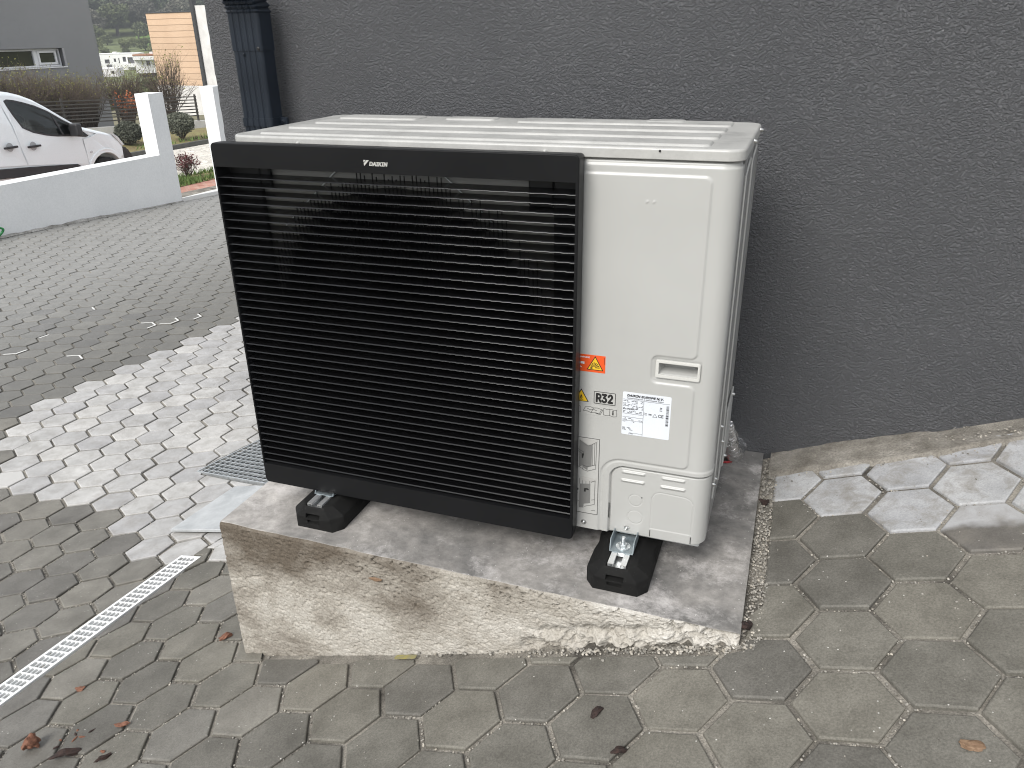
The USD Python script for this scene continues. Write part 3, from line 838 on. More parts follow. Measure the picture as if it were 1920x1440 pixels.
zone = np.clip((meshkit.fbm(P3 * [5, 1, 7], 3, 14) - 0.46) * 5, 0, 1) * (1 - smoothstep(0.05, 0.55, FT)) + 0.25
depth = depth + 0.011 * zone * smoothstep(0.58, 0.74, pit)
# the honeycombed, broken foot at the right
h_top = np.interp(FX, [0.62, 0.72, 0.85, 1.2], [-0.5, -0.225, -0.155, -0.135])
dz_top = FZ - zg(FX, FX * 0 + PY)
broken = smoothstep(0.70, 0.78, FX + 0.10 * (meshkit.fbm(P3 * [9, 1, 9], 3, 15) - 0.5)) * (1 - smoothstep(0.030, 0.085, dz_top + 0.05 * (meshkit.fbm(P3 * 26, 3, 16) - 0.5)))
crag = meshkit.fbm(P3 * 42, 4, 18)
depth = depth + broken * (0.060 * (crag - 0.42) + 0.010)
Yf = PY - 0.004 + depth
Yf[:, 0] = PY + 0.003 + edge_w; Yf[:, 1] = np.minimum(Yf[:, 1], PY + 0.004)
FZ = FZ + 0.004 * (FT > 0.0) * (meshkit.fbm(P3 * 55, 3, 19) - 0.5) * smoothstep(0, 0.05, FT)
FZ[:, 0] = ZP - 0.001 + edge_w * 0.4
obj('front_face', (np.stack([FX, Yf, FZ], -1).reshape(-1, 3), grid_faces(nx, nz)[:, ::-1]), m_cast, plinth, smooth=True)
ny = 160
ty = np.linspace(0, 1, ny)
TX, TT = np.meshgrid(fx, ty, indexing='ij')
TY = (PY + 0.003 + edge_w)[:, None] + (YW - 0.001 - PY) * TT ** 1.6
TZ = ZP + 0.0016 * (meshkit.fbm(np.stack([TX * 6, TY * 6, TX * 0], -1), 4, 21) - 0.5) * smoothstep(0, 0.02, TT)
TZ[:, 0] = ZP - 0.001 + edge_w * 0.4
obj('top', (np.stack([TX, TY, TZ], -1).reshape(-1, 3), grid_faces(nx, ny)), m_conc, plinth, smooth=True)
m_side = mat('plinth_side', (0.22, 0.205, 0.19), (0.36, 0.34, 0.31), 7, 0.9, grain=0.3, bump=0.8, bscale=150, bdist=0.004)
for x, sgn in ((PX0, -1), (PX1, 1)):
    yv = np.linspace(PY + 0.003, YW - 0.001, 90); tv_ = np.linspace(0, 1, 30)
    SY, ST = np.meshgrid(yv, tv_, indexing='ij')
    SZ = ZP - 0.0005 + (zg(np.full(90, x), yv) - 0.04 - ZP)[:, None] * ST
    SX = x + sgn * 0.004 * (meshkit.fbm(np.stack([SY * 30, SZ * 30, SY * 0], -1), 4, 23) - 0.5) * smoothstep(0, 0.1, ST)
    g = grid_faces(90, 30)
    obj('side_face', (np.stack([SX, SY, SZ], -1).reshape(-1, 3), g if sgn < 0 else g[:, ::-1]), m_side, plinth, smooth=True)

# ------------------------------------------------------------------ mounting feet
m_rubber = mat('recycled_rubber', (0.006, 0.006, 0.006), (0.011, 0.011, 0.0105), 20, 0.75, spec=0.2, grain=0.3, gscale=500, bump=0.9, bscale=420, bdist=0.0015, speck=(0.06, 0.06, 0.06), speck_scale=260)
m_alu = mat('aluminium_rail', (0.70, 0.71, 0.71), (0.78, 0.79, 0.79), 20, 0.38, 0.85)
m_galv = mat('galvanised', (0.50, 0.53, 0.54), (0.64, 0.66, 0.67), 30, 0.36, 0.75, rvar=0.08)


def foot(cx, label, bolt):
    t = thing('mounting_foot', label, 'foot', (cx, 0.22, ZP), 'rubber feet carrying the heat pump')
    w, zt = 0.0725, -0.0225
    B = lambda z, w, y0, c: [(cx - w, y0 + c, z), (cx - w + c * .8, y0, z), (cx + w - c * .8, y0, z), (cx + w, y0 + c, z), (cx + w, 0.50, z), (cx - w, 0.50, z)]
    sp_ = m3.Manifold.sphere(0.009, 16)
    rb = lambda z, w, y0, c: [sp_.translate([x + (0.009 if x < cx else -0.009), y + (0.009 if y < 0.3 else 0), z]) for x, y, _ in B(z, w, y0, c)]
    blk = m3.Manifold.batch_hull([hull(B(ZP + 0.0005, w - 0.003, -0.107, 0.024))] + rb(ZP + 0.034, w - 0.002, -0.111, 0.024) + rb(zt - 0.009, 0.047, -0.104, 0.016))
    blk = blk - m3.Manifold.cube([0.046, 0.6, 0.03], True).translate([cx - 0.0005, 0.20, -0.0272]) - m3.Manifold.cube([0.040, 0.03, 0.012], True).translate([cx - 0.001, -0.104, -0.048]) \
        - m3.Manifold.cube([0.034, 0.02, 0.010], True).translate([cx - 0.001, -0.112, -0.064])
    for sx in (-1, 1):            # moulded hollows along the flanks
        for k in range(4):
            blk = blk - m3.Manifold.sphere(0.028, 20).scale([0.7, 1.5, 1.0]).translate([cx + sx * 0.083, 0.015 + 0.12 * k, -0.048])
    obj('rubber_block', blk, m_rubber, t, smooth=32)
    o = 0.0205
    prof = Polygon([(-o, 0), (o, 0), (o, 0.0225), (o - 0.0125, 0.0225), (o - 0.0125, 0.0165), (o - 0.0105, 0.0165), (o - 0.0105, 0.0205), (o - 0.0025, 0.0205), (o - 0.0025, 0.003),
                    (-o + 0.0025, 0.003), (-o + 0.0025, 0.0205), (-o + 0.0105, 0.0205), (-o + 0.0105, 0.0165), (-o + 0.0125, 0.0165), (-o + 0.0125, 0.0225), (-o, 0.0225)])
    v, f = arr(extrude(prof, 0.585))
    v = np.stack([cx + v[:, 0], -0.0965 + v[:, 2], -0.0415 + v[:, 1]], 1)
    obj('rail', (v, f[:, ::-1]), m_alu, t)
    if bolt:
        obj('slide_nut', cbox(cx - 0.0085, cx + 0.0085, -0.052, -0.020, -0.030, -0.020, 0.001), m_galv, t)
    return t


foot(0.157, 'black rubber foot with aluminium rail under the left end of the black grille', False)
foot(0.9255, 'black rubber foot with aluminium rail and bolted bracket under the white service panel', True)

# ------------------------------------------------------------------ the heat pump
m_paint = mat('ivory_paint', (0.360, 0.362, 0.349), (0.384, 0.386, 0.372), 3.0, 0.34, spec=0.5, bump=0.06, bscale=900, bdist=0.0004, rvar=0.05)
m_lid = mat('dusty_ivory_paint', (0.315, 0.316, 0.304), (0.405, 0.405, 0.389), 9.0, 0.36, spec=0.5, grain=0.05, gscale=120, rvar=0.10, detail=7)
m_grille = mat('black_polymer', (0.0060, 0.0063, 0.0070), (0.0078, 0.0081, 0.0088), 6.0, 0.42, spec=0.17, bump=0.10, bscale=800, bdist=0.0004, rvar=0.06)
m_slat = mat('black_slat', (0.0020, 0.0020, 0.0022), (0.0026, 0.0026, 0.0028), 6.0, 0.17, spec=0.5)
m_dark = mat('dark_inside', (0.006, 0.006, 0.006), None, 5, 0.6)
m_coil = mat('coil_fins', (0.05, 0.05, 0.05), (0.08, 0.08, 0.08), 30, 0.5, 0.4)
m_ink = mat('black_ink', (0.012, 0.012, 0.012), None, 5, 0.5)
m_white = mat('white_label', (0.58, 0.61, 0.655), (0.62, 0.65, 0.69), 14, 0.35)
m_orange = mat('orange_label', (0.62, 0.075, 0.012), (0.66, 0.085, 0.015), 10, 0.4)
m_yellow = mat('yellow_label', (0.66, 0.42, 0.02), None, 10, 0.4)
m_clear = mat('clear_label', (0.39, 0.391, 0.376), None, 10, 0.3)
m_grey1 = mat('print_grey', (0.16, 0.16, 0.155), None, 10, 0.5)
m_grey2 = mat('print_pale_grey', (0.36, 0.355, 0.34), None, 10, 0.5)
m_silver = mat('silver_badge', (0.62, 0.62, 0.61), (0.72, 0.72, 0.71), 40, 0.28, 0.6)
m_hole = mat('slot_black', (0.004, 0.004, 0.004), None, 5, 0.8)

W_, D_, H_ = 1.1, 0.46, 0.853
RC = 0.035
LA = RC * math.pi / 2
hp = thing('heat_pump', 'ivory heat pump outdoor unit with large black slatted grille, on the concrete plinth', 'heat pump', (0.55, 0.23, -0.019))


def skin(s):
    """Point and outward normal of the casing's plan outline at arc length s (front, rounded corner, right side)."""
    s = np.asarray(s, float)
    a = np.clip((s - (W_ - RC)) / RC, 0, math.pi / 2)
    x = np.where(s < W_ - RC, s, W_ - RC + RC * np.sin(a))
    y = np.where(s < W_ - RC, 0, RC - RC * np.cos(a)) + np.maximum(0, s - (W_ - RC) - LA)
    return x, y, np.sin(a), -np.cos(a)


def sdf(poly, X, Y):
    p = shapely.points(X.ravel(), Y.ravel())
    d = shapely.distance(poly.boundary, p)
    return np.where(shapely.contains(poly, p), d, -d).reshape(X.shape)


def stamped(sv, zv, d, flip=False):
    """A sheet on the casing's outline, pressed outward by d (len(sv) x len(zv)). zv may be 2-D."""
    x, y, nx_, ny_ = skin(sv if np.ndim(sv) == 2 else sv[:, None] + 0 * np.zeros(d.shape))
    P = np.stack([x + nx_ * d, y + ny_ * d, np.broadcast_to(zv, d.shape)], -1)
    return P.reshape(-1, 3), grid_faces(*d.shape)


sv = np.concatenate([np.arange(0.800, 1.066, 0.002), np.linspace(1.0665, 1.066 + LA, 22), np.linspace(1.068 + LA, 1.139, 8)])
zv = np.arange(-0.0044, 0.8305, 0.002)
SS, ZV = np.meshgrid(sv, zv, indexing='ij')
P1 = sbox(0.60, -0.2, 1.0497, 0.8032).difference(sbox(0.9600, 0.3840, 1.3, 0.4440).buffer(0)).difference(rrect(0.8605, -1.0, 2.2, 0.1900, 0.046, 10))
P1 = P1.buffer(-0.013, quad_segs=10).buffer(0.026, quad_segs=10).buffer(-0.013, quad_segs=10)
d = 0.0026 * smoothstep(-0.0022, 0.0022, sdf(P1, SS, ZV))
d = d - 0.0030 * smoothstep(0.8185, 0.8225, ZV) - 0.003 * smoothstep(0.826, 0.829, ZV)
pocket = rrect(0.9757, 0.4052, 1.0534, 0.4300, 0.002)
q = sdf(pocket, SS, ZV)
d = d - 0.020 * smoothstep(-0.0005, 0.0035, q) - 0.006 * smoothstep(0.004, 0.007, q) * (ZV < 0.421)
ring_step = rrect(0.9655, 0.3938, 1.0612, 0.4392, 0.005)
d = d - 0.0012 * smoothstep(-0.001, 0.001, sdf(ring_step, SS, ZV))
lip = rrect(0.868, -1.0, 2.2, 0.1845, 0.040, 10)
d = d + 0.0014 * smoothstep(-0.0015, 0.0015, sdf(lip, SS, ZV))
cov = rrect(0.882, -1.0, 2.2, 0.1725, 0.031, 10)
d = d - 0.0075 * smoothstep(-0.0004, 0.0012, sdf(cov, SS, ZV))
for cx, cz in ((0.9329, 0.7538), (0.9457, 0.7538)):
    d = d + 0.0016 * np.exp(-((SS - cx) ** 2 + (ZV - cz) ** 2) / 0.0022 ** 2)
obj('front_panel', stamped(sv, zv, d), m_paint, hp, smooth=50)

sv2 = np.concatenate([np.arange(0.0, 0.182, 0.0011), np.linspace(0.1825, 0.1825 + LA, 26), np.linspace(0.184 + LA, 0.250, 8)])
zt = 0.1703
zv2 = np.concatenate([np.arange(0.0006, zt - 0.03, 0.0011), np.linspace(zt - 0.03, zt, 34)])
U2, Z2 = np.meshgrid(sv2, zv2, indexing='ij')
RR = 0.030
left = 0.8842 + np.where(Z2 > zt - RR, RR - np.sqrt(np.maximum(RR**2 - (Z2 - (zt - RR)) ** 2, 0)), 0)
S2 = left + U2 * (1.135 - left) / sv2[-1]
Z3 = Z2.copy()
d2 = np.full(S2.shape, -0.0008)
for cx, cz, w in ((0.935, 0.1600, 0.055), (0.934, 0.1385, 0.056), (1.022, 0.1590, 0.054), (1.022, 0.1372, 0.058)):
    dx, dz = np.abs(S2 - cx) / (w / 2), (Z2 - cz)
    prof_ = np.where(dz > 0.0005, smoothstep(0.0046, 0.0005, np.abs(dz)) if False else np.clip(1 - (dz - 0.0005) / 0.0035, 0, 1), np.clip(1 - (0.0005 - dz) / 0.0062, 0, 1))
    d2 += 0.0042 * prof_ * smoothstep(1.0, 0.80, dx) if False else 0.0042 * prof_ * (1 - smoothstep(0.80, 1.0, dx))
for cx, cz, r in ((0.9420, 0.0905, 0.0148), (0.9432, 0.0462, 0.0172)):
    d2 += -0.0009 * np.exp(-((np.hypot(S2 - cx, Z2 - cz) - r) / 0.0009) ** 2)
ko = LineString([(0.9782, 0.0235), (0.9782, 0.104), (0.985, 0.1165), (0.998, 0.1205), (1.050, 0.1185), (1.063, 0.113), (1.0696, 0.099), (1.0696, 0.0232)])
dist = shapely.distance(ko, shapely.points(S2.ravel(), Z2.ravel())).reshape(S2.shape)
d2 += -0.0010 * np.exp(-(dist / 0.0009) ** 2)
tab = sbox(0.9785, -0.1, 1.0692, 0.0238)
d2 += 0.0010 * smoothstep(-0.0008, 0.0008, sdf(tab, S2, Z2))
# rolled top edge
d2 -= 0.0045 * smoothstep(zt - 0.0025, zt, Z2) + 0.0045 * smoothstep(0.0035, 0.0, S2 - left)
d2 = np.where(Z2 > zt - 0.0001, -0.006, d2)
x2, y2, nx2, ny2 = skin(S2)
obj('service_cover', (np.stack([x2 + nx2 * d2, y2 + ny2 * d2, Z3], -1).reshape(-1, 3), grid_faces(*S2.shape)), m_paint, hp, smooth=45)

fan_c = (0.400, 0.420)
plate = sbox(0.0, 0.0, 0.8005, 0.829).difference(Point(fan_c).buffer(0.335, quad_segs=24))
obj('fan_panel', front(extrude(plate, 0.0015), 0.0015), mat('fan_panel_grey', (0.23, 0.23, 0.222), None, 4, 0.5), hp)
bell = trimesh.creation.annulus(0.334, 0.3365, 0.085, sections=64)
v, f = arr(bell)
obj('fan_shroud', (np.stack([fan_c[0] + v[:, 0], 0.044 + v[:, 2], fan_c[1] + v[:, 1]], 1), f[:, ::-1]), m_dark, hp, smooth=40)
fanp = []
for k in range(3):
    a0 = math.radians(20 + 120 * k)
    g = []
    for r in np.linspace(0.06, 0.30, 9):
        for t in np.linspace(-0.5, 0.5, 9):
            a = a0 + t * (0.9 + 0.5 * r / 0.3) + r * 1.2
            g.append((fan_c[0] + r * math.cos(a), 0.060 + 0.05 * t, fan_c[1] + r * math.sin(a)))
    fanp.append((np.array(g), grid_faces(9, 9)))
for k in range(3):
    obj('fan_blade', fanp[k], m_dark, hp, smooth=True)
hub = trimesh.creation.cylinder(0.062, 0.05, sections=32); v, f = arr(hub)
obj('fan_hub', (np.stack([fan_c[0] + v[:, 0], 0.055 + v[:, 2], fan_c[1] + v[:, 1]], 1), f[:, ::-1]), m_dark, hp, smooth=40)
obj('coil', bx(0.03, 1.07, 0.40, 0.43, 0.02, 0.82), m_coil, hp)
obj('partition', bx(0.80, 0.802, 0.01, 0.40, 0.02, 0.82), m_dark, hp)
obj('left_side_panel', bx(-0.001, 0.0008, 0.0016, 0.458, 0.0, 0.8305), m_paint, hp)
obj('back_panel', bx(0.0, 1.098, 0.4575, 0.46, 0.0, 0.8305), m_paint, hp)
obj('base_pan', cbox(0.012, 1.088, 0.012, 0.452, -0.012, 0.012, 0.003), m_galv, hp)

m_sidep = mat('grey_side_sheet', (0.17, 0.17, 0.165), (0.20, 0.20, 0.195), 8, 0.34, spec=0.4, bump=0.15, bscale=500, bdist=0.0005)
# right side: pressed frames on a grazing face
yv = np.arange(0.052, 0.462, 0.0025); zv3 = np.arange(0.0, 0.8305, 0.004)
YS, ZS = np.meshgrid(yv, zv3, indexing='ij')
ds = np.full(YS.shape, -0.0012)
for pl in (rrect(0.075, 0.12, 0.215, 0.80, 0.02), rrect(0.245, 0.12, 0.43, 0.80, 0.02)):
    ds += 0.0032 * np.exp(-(np.abs(sdf(pl, YS, ZS)) / 0.0035) ** 2)
ds += 0.002 * np.exp(-((YS - 0.062) / 0.003) ** 2)
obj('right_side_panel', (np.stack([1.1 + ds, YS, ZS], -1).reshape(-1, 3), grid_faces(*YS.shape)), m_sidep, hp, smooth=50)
for yb_, z0, z1 in ((0.082, 0.10, 0.795), (0.236, 0.06, 0.800)):
    obj('side_bead', tube([(1.1008, yb_ - 0.003, z0 - 0.02), (1.1015, yb_, z0), (1.1015, yb_, z1), (1.1012, yb_ + 0.10, z1 + 0.018)], 0.0028, 8), m_paint, hp, smooth=True)
obj('valve_cover', cbox(1.1002, 1.1055, 0.30, 0.45, 0.04, 0.20, 0.002), m_paint, hp)

# lid
def rr_ring(x0, x1, y0, y1, r, z, n=8):
    p = []
    for cx, cy, a0 in ((x1 - r, y1 - r, 0), (x0 + r, y1 - r, 90), (x0 + r, y0 + r, 180), (x1 - r, y0 + r, 270)):
        for t in np.radians(np.linspace(a0, a0 + 90, n)):
            p.append((cx + r * math.cos(t), cy + r * math.sin(t), z))
    return np.array(p)


e = 0.0032
def lid_ring(i, z):
    return rr_ring(-e + i, W_ + e - i, -e + i, D_ + e - i, max(0.036 - i, 0.004), z)


rf = 0.0055
rings = [lid_ring(0.012, 0.8315), lid_ring(0.0015, 0.8315), lid_ring(0.0, 0.8330)]
for t in np.linspace(0, math.pi / 2, 7):
    rings.append(lid_ring(rf * (1 - math.cos(t)), H_ - rf + rf * math.sin(t)))
rings += [lid_ring(0.012, H_), lid_ring(0.020, H_ - 0.0002)]
lid = obj('lid', loft(rings), m_lid, hp, smooth=40)


def pad(x0, x1, y0, y1, z, h, r=0.014):
    c = 0.0032
    return loft([rr_ring(x0, x1, y0, y1, r, z), rr_ring(x0 + 0.0006, x1 - 0.0006, y0 + 0.0006, y1 - 0.0006, r, z + h * 0.25), rr_ring(x0 + c, x1 - c, y0 + c, y1 - c, r - c, z + h * 0.9),
                 rr_ring(x0 + c * 1.7, x1 - c * 1.7, y0 + c * 1.7, y1 - c * 1.7, r - c * 1.5, z + h)], cap0=False)


for x0, x1, y0, y1 in ((0.052, 1.038, 0.028, 0.100), (0.052, 1.041, 0.136, 0.208), (0.055, 1.043, 0.244, 0.318), (0.056, 0.279, 0.358, 0.440), (0.345, 0.478, 0.383, 0.440), (0.545, 1.045, 0.352, 0.440)):
    obj('rib', pad(x0, x1, y0, y1, H_ - 0.0004, 0.0040), m_lid, lid, smooth=45)
obj('rib', pad(0.848, 0.935, 0.395, 0.446, H_ + 0.003, 0.0022, 0.01), m_lid, lid, smooth=45)

def dome(c, n, r, h):
    n = np.asarray(n, float); a = np.linspace(0, 2 * math.pi, 14, endpoint=False)
    e1 = np.cross(n, [0, 0, 1.0] if abs(n[2]) < 0.9 else [1.0, 0, 0]); e1 /= np.linalg.norm(e1); e2 = np.cross(n, e1)
    return loft([np.asarray(c) + n * (h * math.sin(t)) + r * math.cos(t) * (np.cos(a)[:, None] * e1 + np.sin(a)[:, None] * e2) for t in (0, 0.5, 1.0, 1.35)])


for x in (0.176, 0.731):
    obj('lid_screw', dome((x, -e, 0.8395), (0, -1, 0), 0.0048, 0.005), m_lid, hp, smooth=50)
obj('lid_clip', dome((0.951, -e, 0.8475), (0, -1, 0), 0.0022, 0.0035), m_black, hp, smooth=50)
for y in (0.215, 0.415):
    screw((W_ + e, y, 0.842), (1, 0, 0), hp, 0.0052, 0.006)
for y, z in ((0.162, 0.222), (0.109, 0.115), (0.078, 0.118), (0.235, 0.146), (0.325, 0.060), (0.42, 0.19)):
    screw((1.1006 if y < 0.3 else 1.1055, y, z), (1, 0, 0), hp, 0.0050, 0.006)
screw((0.8255, -0.0026, 0.0112), (0, -1, 0), hp, 0.0052, 0.0036)
screw((0.9256, 0.0005, 0.0140), (0, -1, 0), hp, 0.0052, 0.0040)


def sheet(poly, y, h=0.0004):
    return front(extrude(poly, h), y)


for x0, x1, z0, z1 in ((0.8824, 0.8838, 0.034, 0.074), (0.9780, 0.9794, 0.0030, 0.0200), (1.0686, 1.0700, 0.0030, 0.0200)):
    obj('slot', sheet(sbox(x0, z0, x1, z1), -0.0003, 0.0009), m_hole, hp)
obj('pilot_hole', sheet(Point(0.9562, 0.1003).buffer(0.0014), 0.0004, 0.0004), m_hole, hp)

# handle: bright moulded frame round the pocket
zf0 = -0.0005
outer, inner = rrect(0.9688, 0.3968, 1.0586, 0.4366, 0.0035), rrect(0.9752, 0.4047, 1.0538, 0.4304, 0.002)
fr = [outer.buffer(-k) for k in (0.0, 0.0008, 0.002)]
hm = cat_([front(extrude(outer.difference(inner), 0.0035), zf0), front(extrude(fr[1].difference(inner.buffer(-0.0001)), 0.0044), zf0 + 0.0), front(extrude(fr[2].difference(inner.buffer(0.0006)), 0.0050), zf0)])
obj('handle_frame', hm, mat('handle_plastic', (0.50, 0.50, 0.475), None, 5, 0.4), hp)

# leg bracket, stud, nut and washer of the near right corner; a plain one at the left
m_zinc = mat('blue_zinc', (0.20, 0.24, 0.26), (0.30, 0.34, 0.36), 30, 0.36, 0.6)
def bracket(cx, with_bolt):
    h = 0.0265
    y0, y1 = -0.054, 0.02
    b = cat_([rbox(cx - 0.027, cx + 0.027, y0, y1, -0.0188, -0.0166, 0.001, 2),
              hull([(cx - 0.027, y0 + 0.002, -0.0185), (cx - 0.025, y0 + 0.002, -0.0185), (cx - 0.027, y1, -0.0185), (cx - 0.025, y1, -0.0185),
                    (cx - 0.0275, y0 + 0.012, 0.008), (cx - 0.0255, y0 + 0.012, 0.008), (cx - 0.0275, y1, 0.008), (cx - 0.0255, y1, 0.008)]),
              hull([(cx + 0.027, y0 + 0.002, -0.0185), (cx + 0.025, y0 + 0.002, -0.0185), (cx + 0.027, y1, -0.0185), (cx + 0.025, y1, -0.0185),
                    (cx + 0.0275, y0 + 0.012, 0.008), (cx + 0.0255, y0 + 0.012, 0.008), (cx + 0.0275, y1, 0.008), (cx + 0.0255, y1, 0.008)])])
    t = obj('leg_bracket', b, m_zinc, hp)
    if with_bolt:
        cy = -0.030
        hexa = lambda r, z: np.array([(cx + r * math.cos(a), cy + r * math.sin(a), z) for a in np.radians(np.arange(0, 360, 60) + 12)])
        circ = lambda r, z: np.array([(cx + r * math.cos(a), cy + r * math.sin(a), z) for a in np.linspace(0, 2 * math.pi, 24, endpoint=False)])
        obj('washer', loft([circ(0.0165, -0.0165), circ(0.0165, -0.0148), circ(0.006, -0.0146)]), m_galv, t, smooth=30)
        serr = trimesh.util.concatenate([trimesh.creation.box([0.0022, 0.003, 0.0016], trimesh.transformations.compose_matrix(angles=[0, 0, a], translate=[cx + 0.0135 * math.cos(a), cy + 0.0135 * math.sin(a), -0.0142])) for a in np.linspace(0, 2 * math.pi, 16, endpoint=False)])
        obj('washer_teeth', serr, m_galv, t)
        obj('nut', loft([hexa(0.0088, -0.0147), hexa(0.0095, -0.0139), hexa(0.0095, -0.0085), hexa(0.0082, -0.0076)]), m_galv, t, smooth=20)
        th_r = []
        for k in range(27):
            z = -0.012 + k * 0.00075
            th_r.append(circ(0.0046 if k % 2 else 0.0051, z))
        th_r += [circ(0.0042, 0.0085), circ(0.0034, 0.0092)]
        obj('stud', loft(th_r), m_galv, t, smooth=True)


bracket(0.9255, True)
bracket(0.157, False)

# ---- black grille
GA, GB, GZ0, GZ1, GY = -0.0135, 0.8128, -0.0080, 0.8428, -0.055
def grille_ring(i, y, r=0.010):
    p = rr_ring(GA + i, GB - i, GZ0 + i, GZ1 - i, max(r - i, 0.002), 0, 6)
    return np.stack([p[:, 0], np.full(len(p), y), p[:, 1]], 1)


OX0, OX1, OZ0, OZ1 = GA + 0.0055, GB - 0.0062, 0.0475, 0.7925
def open_ring(i, y):
    p = rr_ring(OX0 - i, OX1 + i, OZ0 - i, OZ1 + i, 0.002, 0, 6)
    return np.stack([p[:, 0], np.full(len(p), y), p[:, 1]], 1)


rg = [grille_ring(0.004, -0.004), grille_ring(0.0025, -0.008), grille_ring(0.0, -0.030), grille_ring(0.0, -0.0525), grille_ring(0.0012, GY + 0.0006), grille_ring(0.0026, GY), open_ring(0.0, GY), open_ring(-0.0005, GY + 0.002), open_ring(-0.0005, -0.006), grille_ring(0.004, -0.004)]
v, f = loft(rg, False, False)
obj('grille_frame', (v, f[:, ::-1]), m_grille, hp, smooth=30)
pitch = (0.7697 - 0.0600) / 38
for k in range(39):
    z = 0.7697 - k * pitch
    y0, y1 = GY + 0.001, -0.0150
    th_ = 0.00095
    sec = [(y0 + 0.0006, z - th_), (y1, z - th_ + 0.0034), (y1, z + th_ + 0.0026), (y0 + 0.0019, z + th_ + 0.0002), (y0 + 0.0002, z - 0.0004), (y0, z - th_ * 0.8)]
    a = np.array([(OX0 - 0.002, y, zz_) for y, zz_ in sec]); b = a.copy(); b[:, 0] = OX1 + 0.002
    obj('slat', loft([a, b]), m_slat, hp)
ribs = []
for x in np.arange(0.02, 0.80, 0.0093):
    if rng.random() < 0.12:
        continue
    c = fan_c[0] + 0.01
    r = 0.352 + 0.030 * rng.random()
    if abs(x - c) < r:
        hh = math.sqrt(r * r - (x - c) ** 2)
        ribs.append(bx(x - 0.0007, x + 0.0007, -0.0145, -0.0115, max(fan_c[1] - hh, 0.05), min(fan_c[1] + hh, 0.79)))
obj('fan_guard', trimesh.util.concatenate(ribs), m_dark, hp)
for zc, n in ((0.21, 0), (0.415, 0), (0.62, 0)):
    obj('guard_bar', bx(0.04, 0.76, -0.0114, -0.0100, zc - 0.001, zc + 0.001), m_dark, hp)
for x0, x1, z0, z1 in ((-0.004, 0.075, 0.055, 0.79), (0.752, 0.803, 0.055, 0.79), (0.0755, 0.10, 0.745, 0.79), (0.70, 0.7515, 0.735, 0.79)):
    obj('grille_mount', cbox(x0, x1, -0.0145, -0.002, z0, z1, 0.003), m_dark, hp)
# diagonal stays seen through the slats
for xa, za, xb, zb_ in ((0.50, 0.80, 0.66, 0.66), (0.28, 0.80, 0.12, 0.66)):
    obj('guard_wire', tube([(xa, -0.006, za), (xb, -0.006, zb_)], 0.0016, 6), m_galv, hp, smooth=True)

# badge
yb = GY - 0.0002
tri = Polygon([(0.3621, 0.8190), (0.3752, 0.8190), (0.3628, 0.8070)])
cut = Polygon([(0.3618, 0.8118), (0.3690, 0.8185), (0.3680, 0.8192), (0.3610, 0.8128)])
obj('emblem', front(extrude(tri.difference(cut), 0.0007), yb), m_silver, hp)
v, f = arr(text('DAIKIN', 0.0078, True, 0.0007))
v = v.copy(); v[:, 0] += 0.22 * v[:, 1]
sx_ = 0.0415 / (v[:, 0].max() - v[:, 0].min())
v[:, 0] = 0.3748 + (v[:, 0] - v[:, 0].min()) * sx_; v[:, 1] += 0.8078
obj('lettering', cat_([front((v + np.array([q, 0, 0]), f), yb - 0.00002 * k) for k, q in enumerate((0, 0.0004, -0.0004))]), m_silver, hp)

# ---- labels on the service panel
YL = -0.0026


def put_text(t, x, z, h, m, parent, width=None, slant=0.0, bold=True, y=None, name='lettering', weight=0.0):
    v, f = arr(text(t, h, bold, 0.00025))
    v = v.copy(); v[:, 0] += slant * v[:, 1]
    if width:
        v[:, 0] = (v[:, 0] - v[:, 0].min()) * width / (v[:, 0].max() - v[:, 0].min())
    v[:, 0] += x; v[:, 1] += z
    yy = (YL - 0.0006) if y is None else y
    ms = [front((v + np.array([a * weight, b * weight, 0]), f), yy - 0.00002 * k) for k, (a, b) in enumerate(((0, 0), (1, 0), (-1, 0), (0, 1), (0, -1)) if weight else ((0, 0),))]
    return obj(name, cat_(ms), m, parent)


def lines(segs, w, y, m, parent, name='print_lines'):
    g = shapely.union_all([LineString(s).buffer(w / 2, cap_style='flat') for s in segs])
    return obj(name, sheet(g, y, 0.00022), m, parent)


T1, T2, T3 = YL - 0.0006, YL - 0.0010, YL - 0.0014
wl_ = obj('warning_label', sheet(rrect(0.784, 0.3910, 0.8635, 0.4298, 0.001), YL), m_orange, hp, label='orange warning label')
put_text('WARNING', 0.8065, 0.4222, 0.0034, m_white, wl_, width=0.0235)
big = Polygon([(0.8416, 0.4280), (0.8597, 0.3962), (0.8238, 0.3962)])
obj('warning_triangle', sheet(big, T1), m_ink, wl_)
obj('triangle_fill', sheet(big.buffer(-0.0016, join_style='mitre'), T2), m_yellow, wl_)
burst = []
for a in np.linspace(0.1, math.pi - 0.5, 8):
    c = np.array([0.8395, 0.4015])
    d1 = np.array([math.cos(a), math.sin(a)])
    n1 = np.array([-d1[1], d1[0]])
    burst.append(Polygon([c + d1 * 0.003 + n1 * 0.0003, c + d1 * 0.003 - n1 * 0.0003, c + d1 * 0.0125 - n1 * 0.0010, c + d1 * 0.0125 + n1 * 0.0010]))
burst = shapely.union_all(burst + [Point(0.8340, 0.4002).buffer(0.0024), sbox(0.829, 0.3976, 0.850, 0.3984)]).intersection(big.buffer(-0.0028, join_style='mitre'))
obj('explosion_symbol', sheet(burst, T3), m_ink, wl_)
tri2 = Polygon([(0.8010, 0.4258), (0.8042, 0.4205), (0.7978, 0.4205)])
obj('small_triangle', sheet(tri2, T1), m_yellow, wl_)
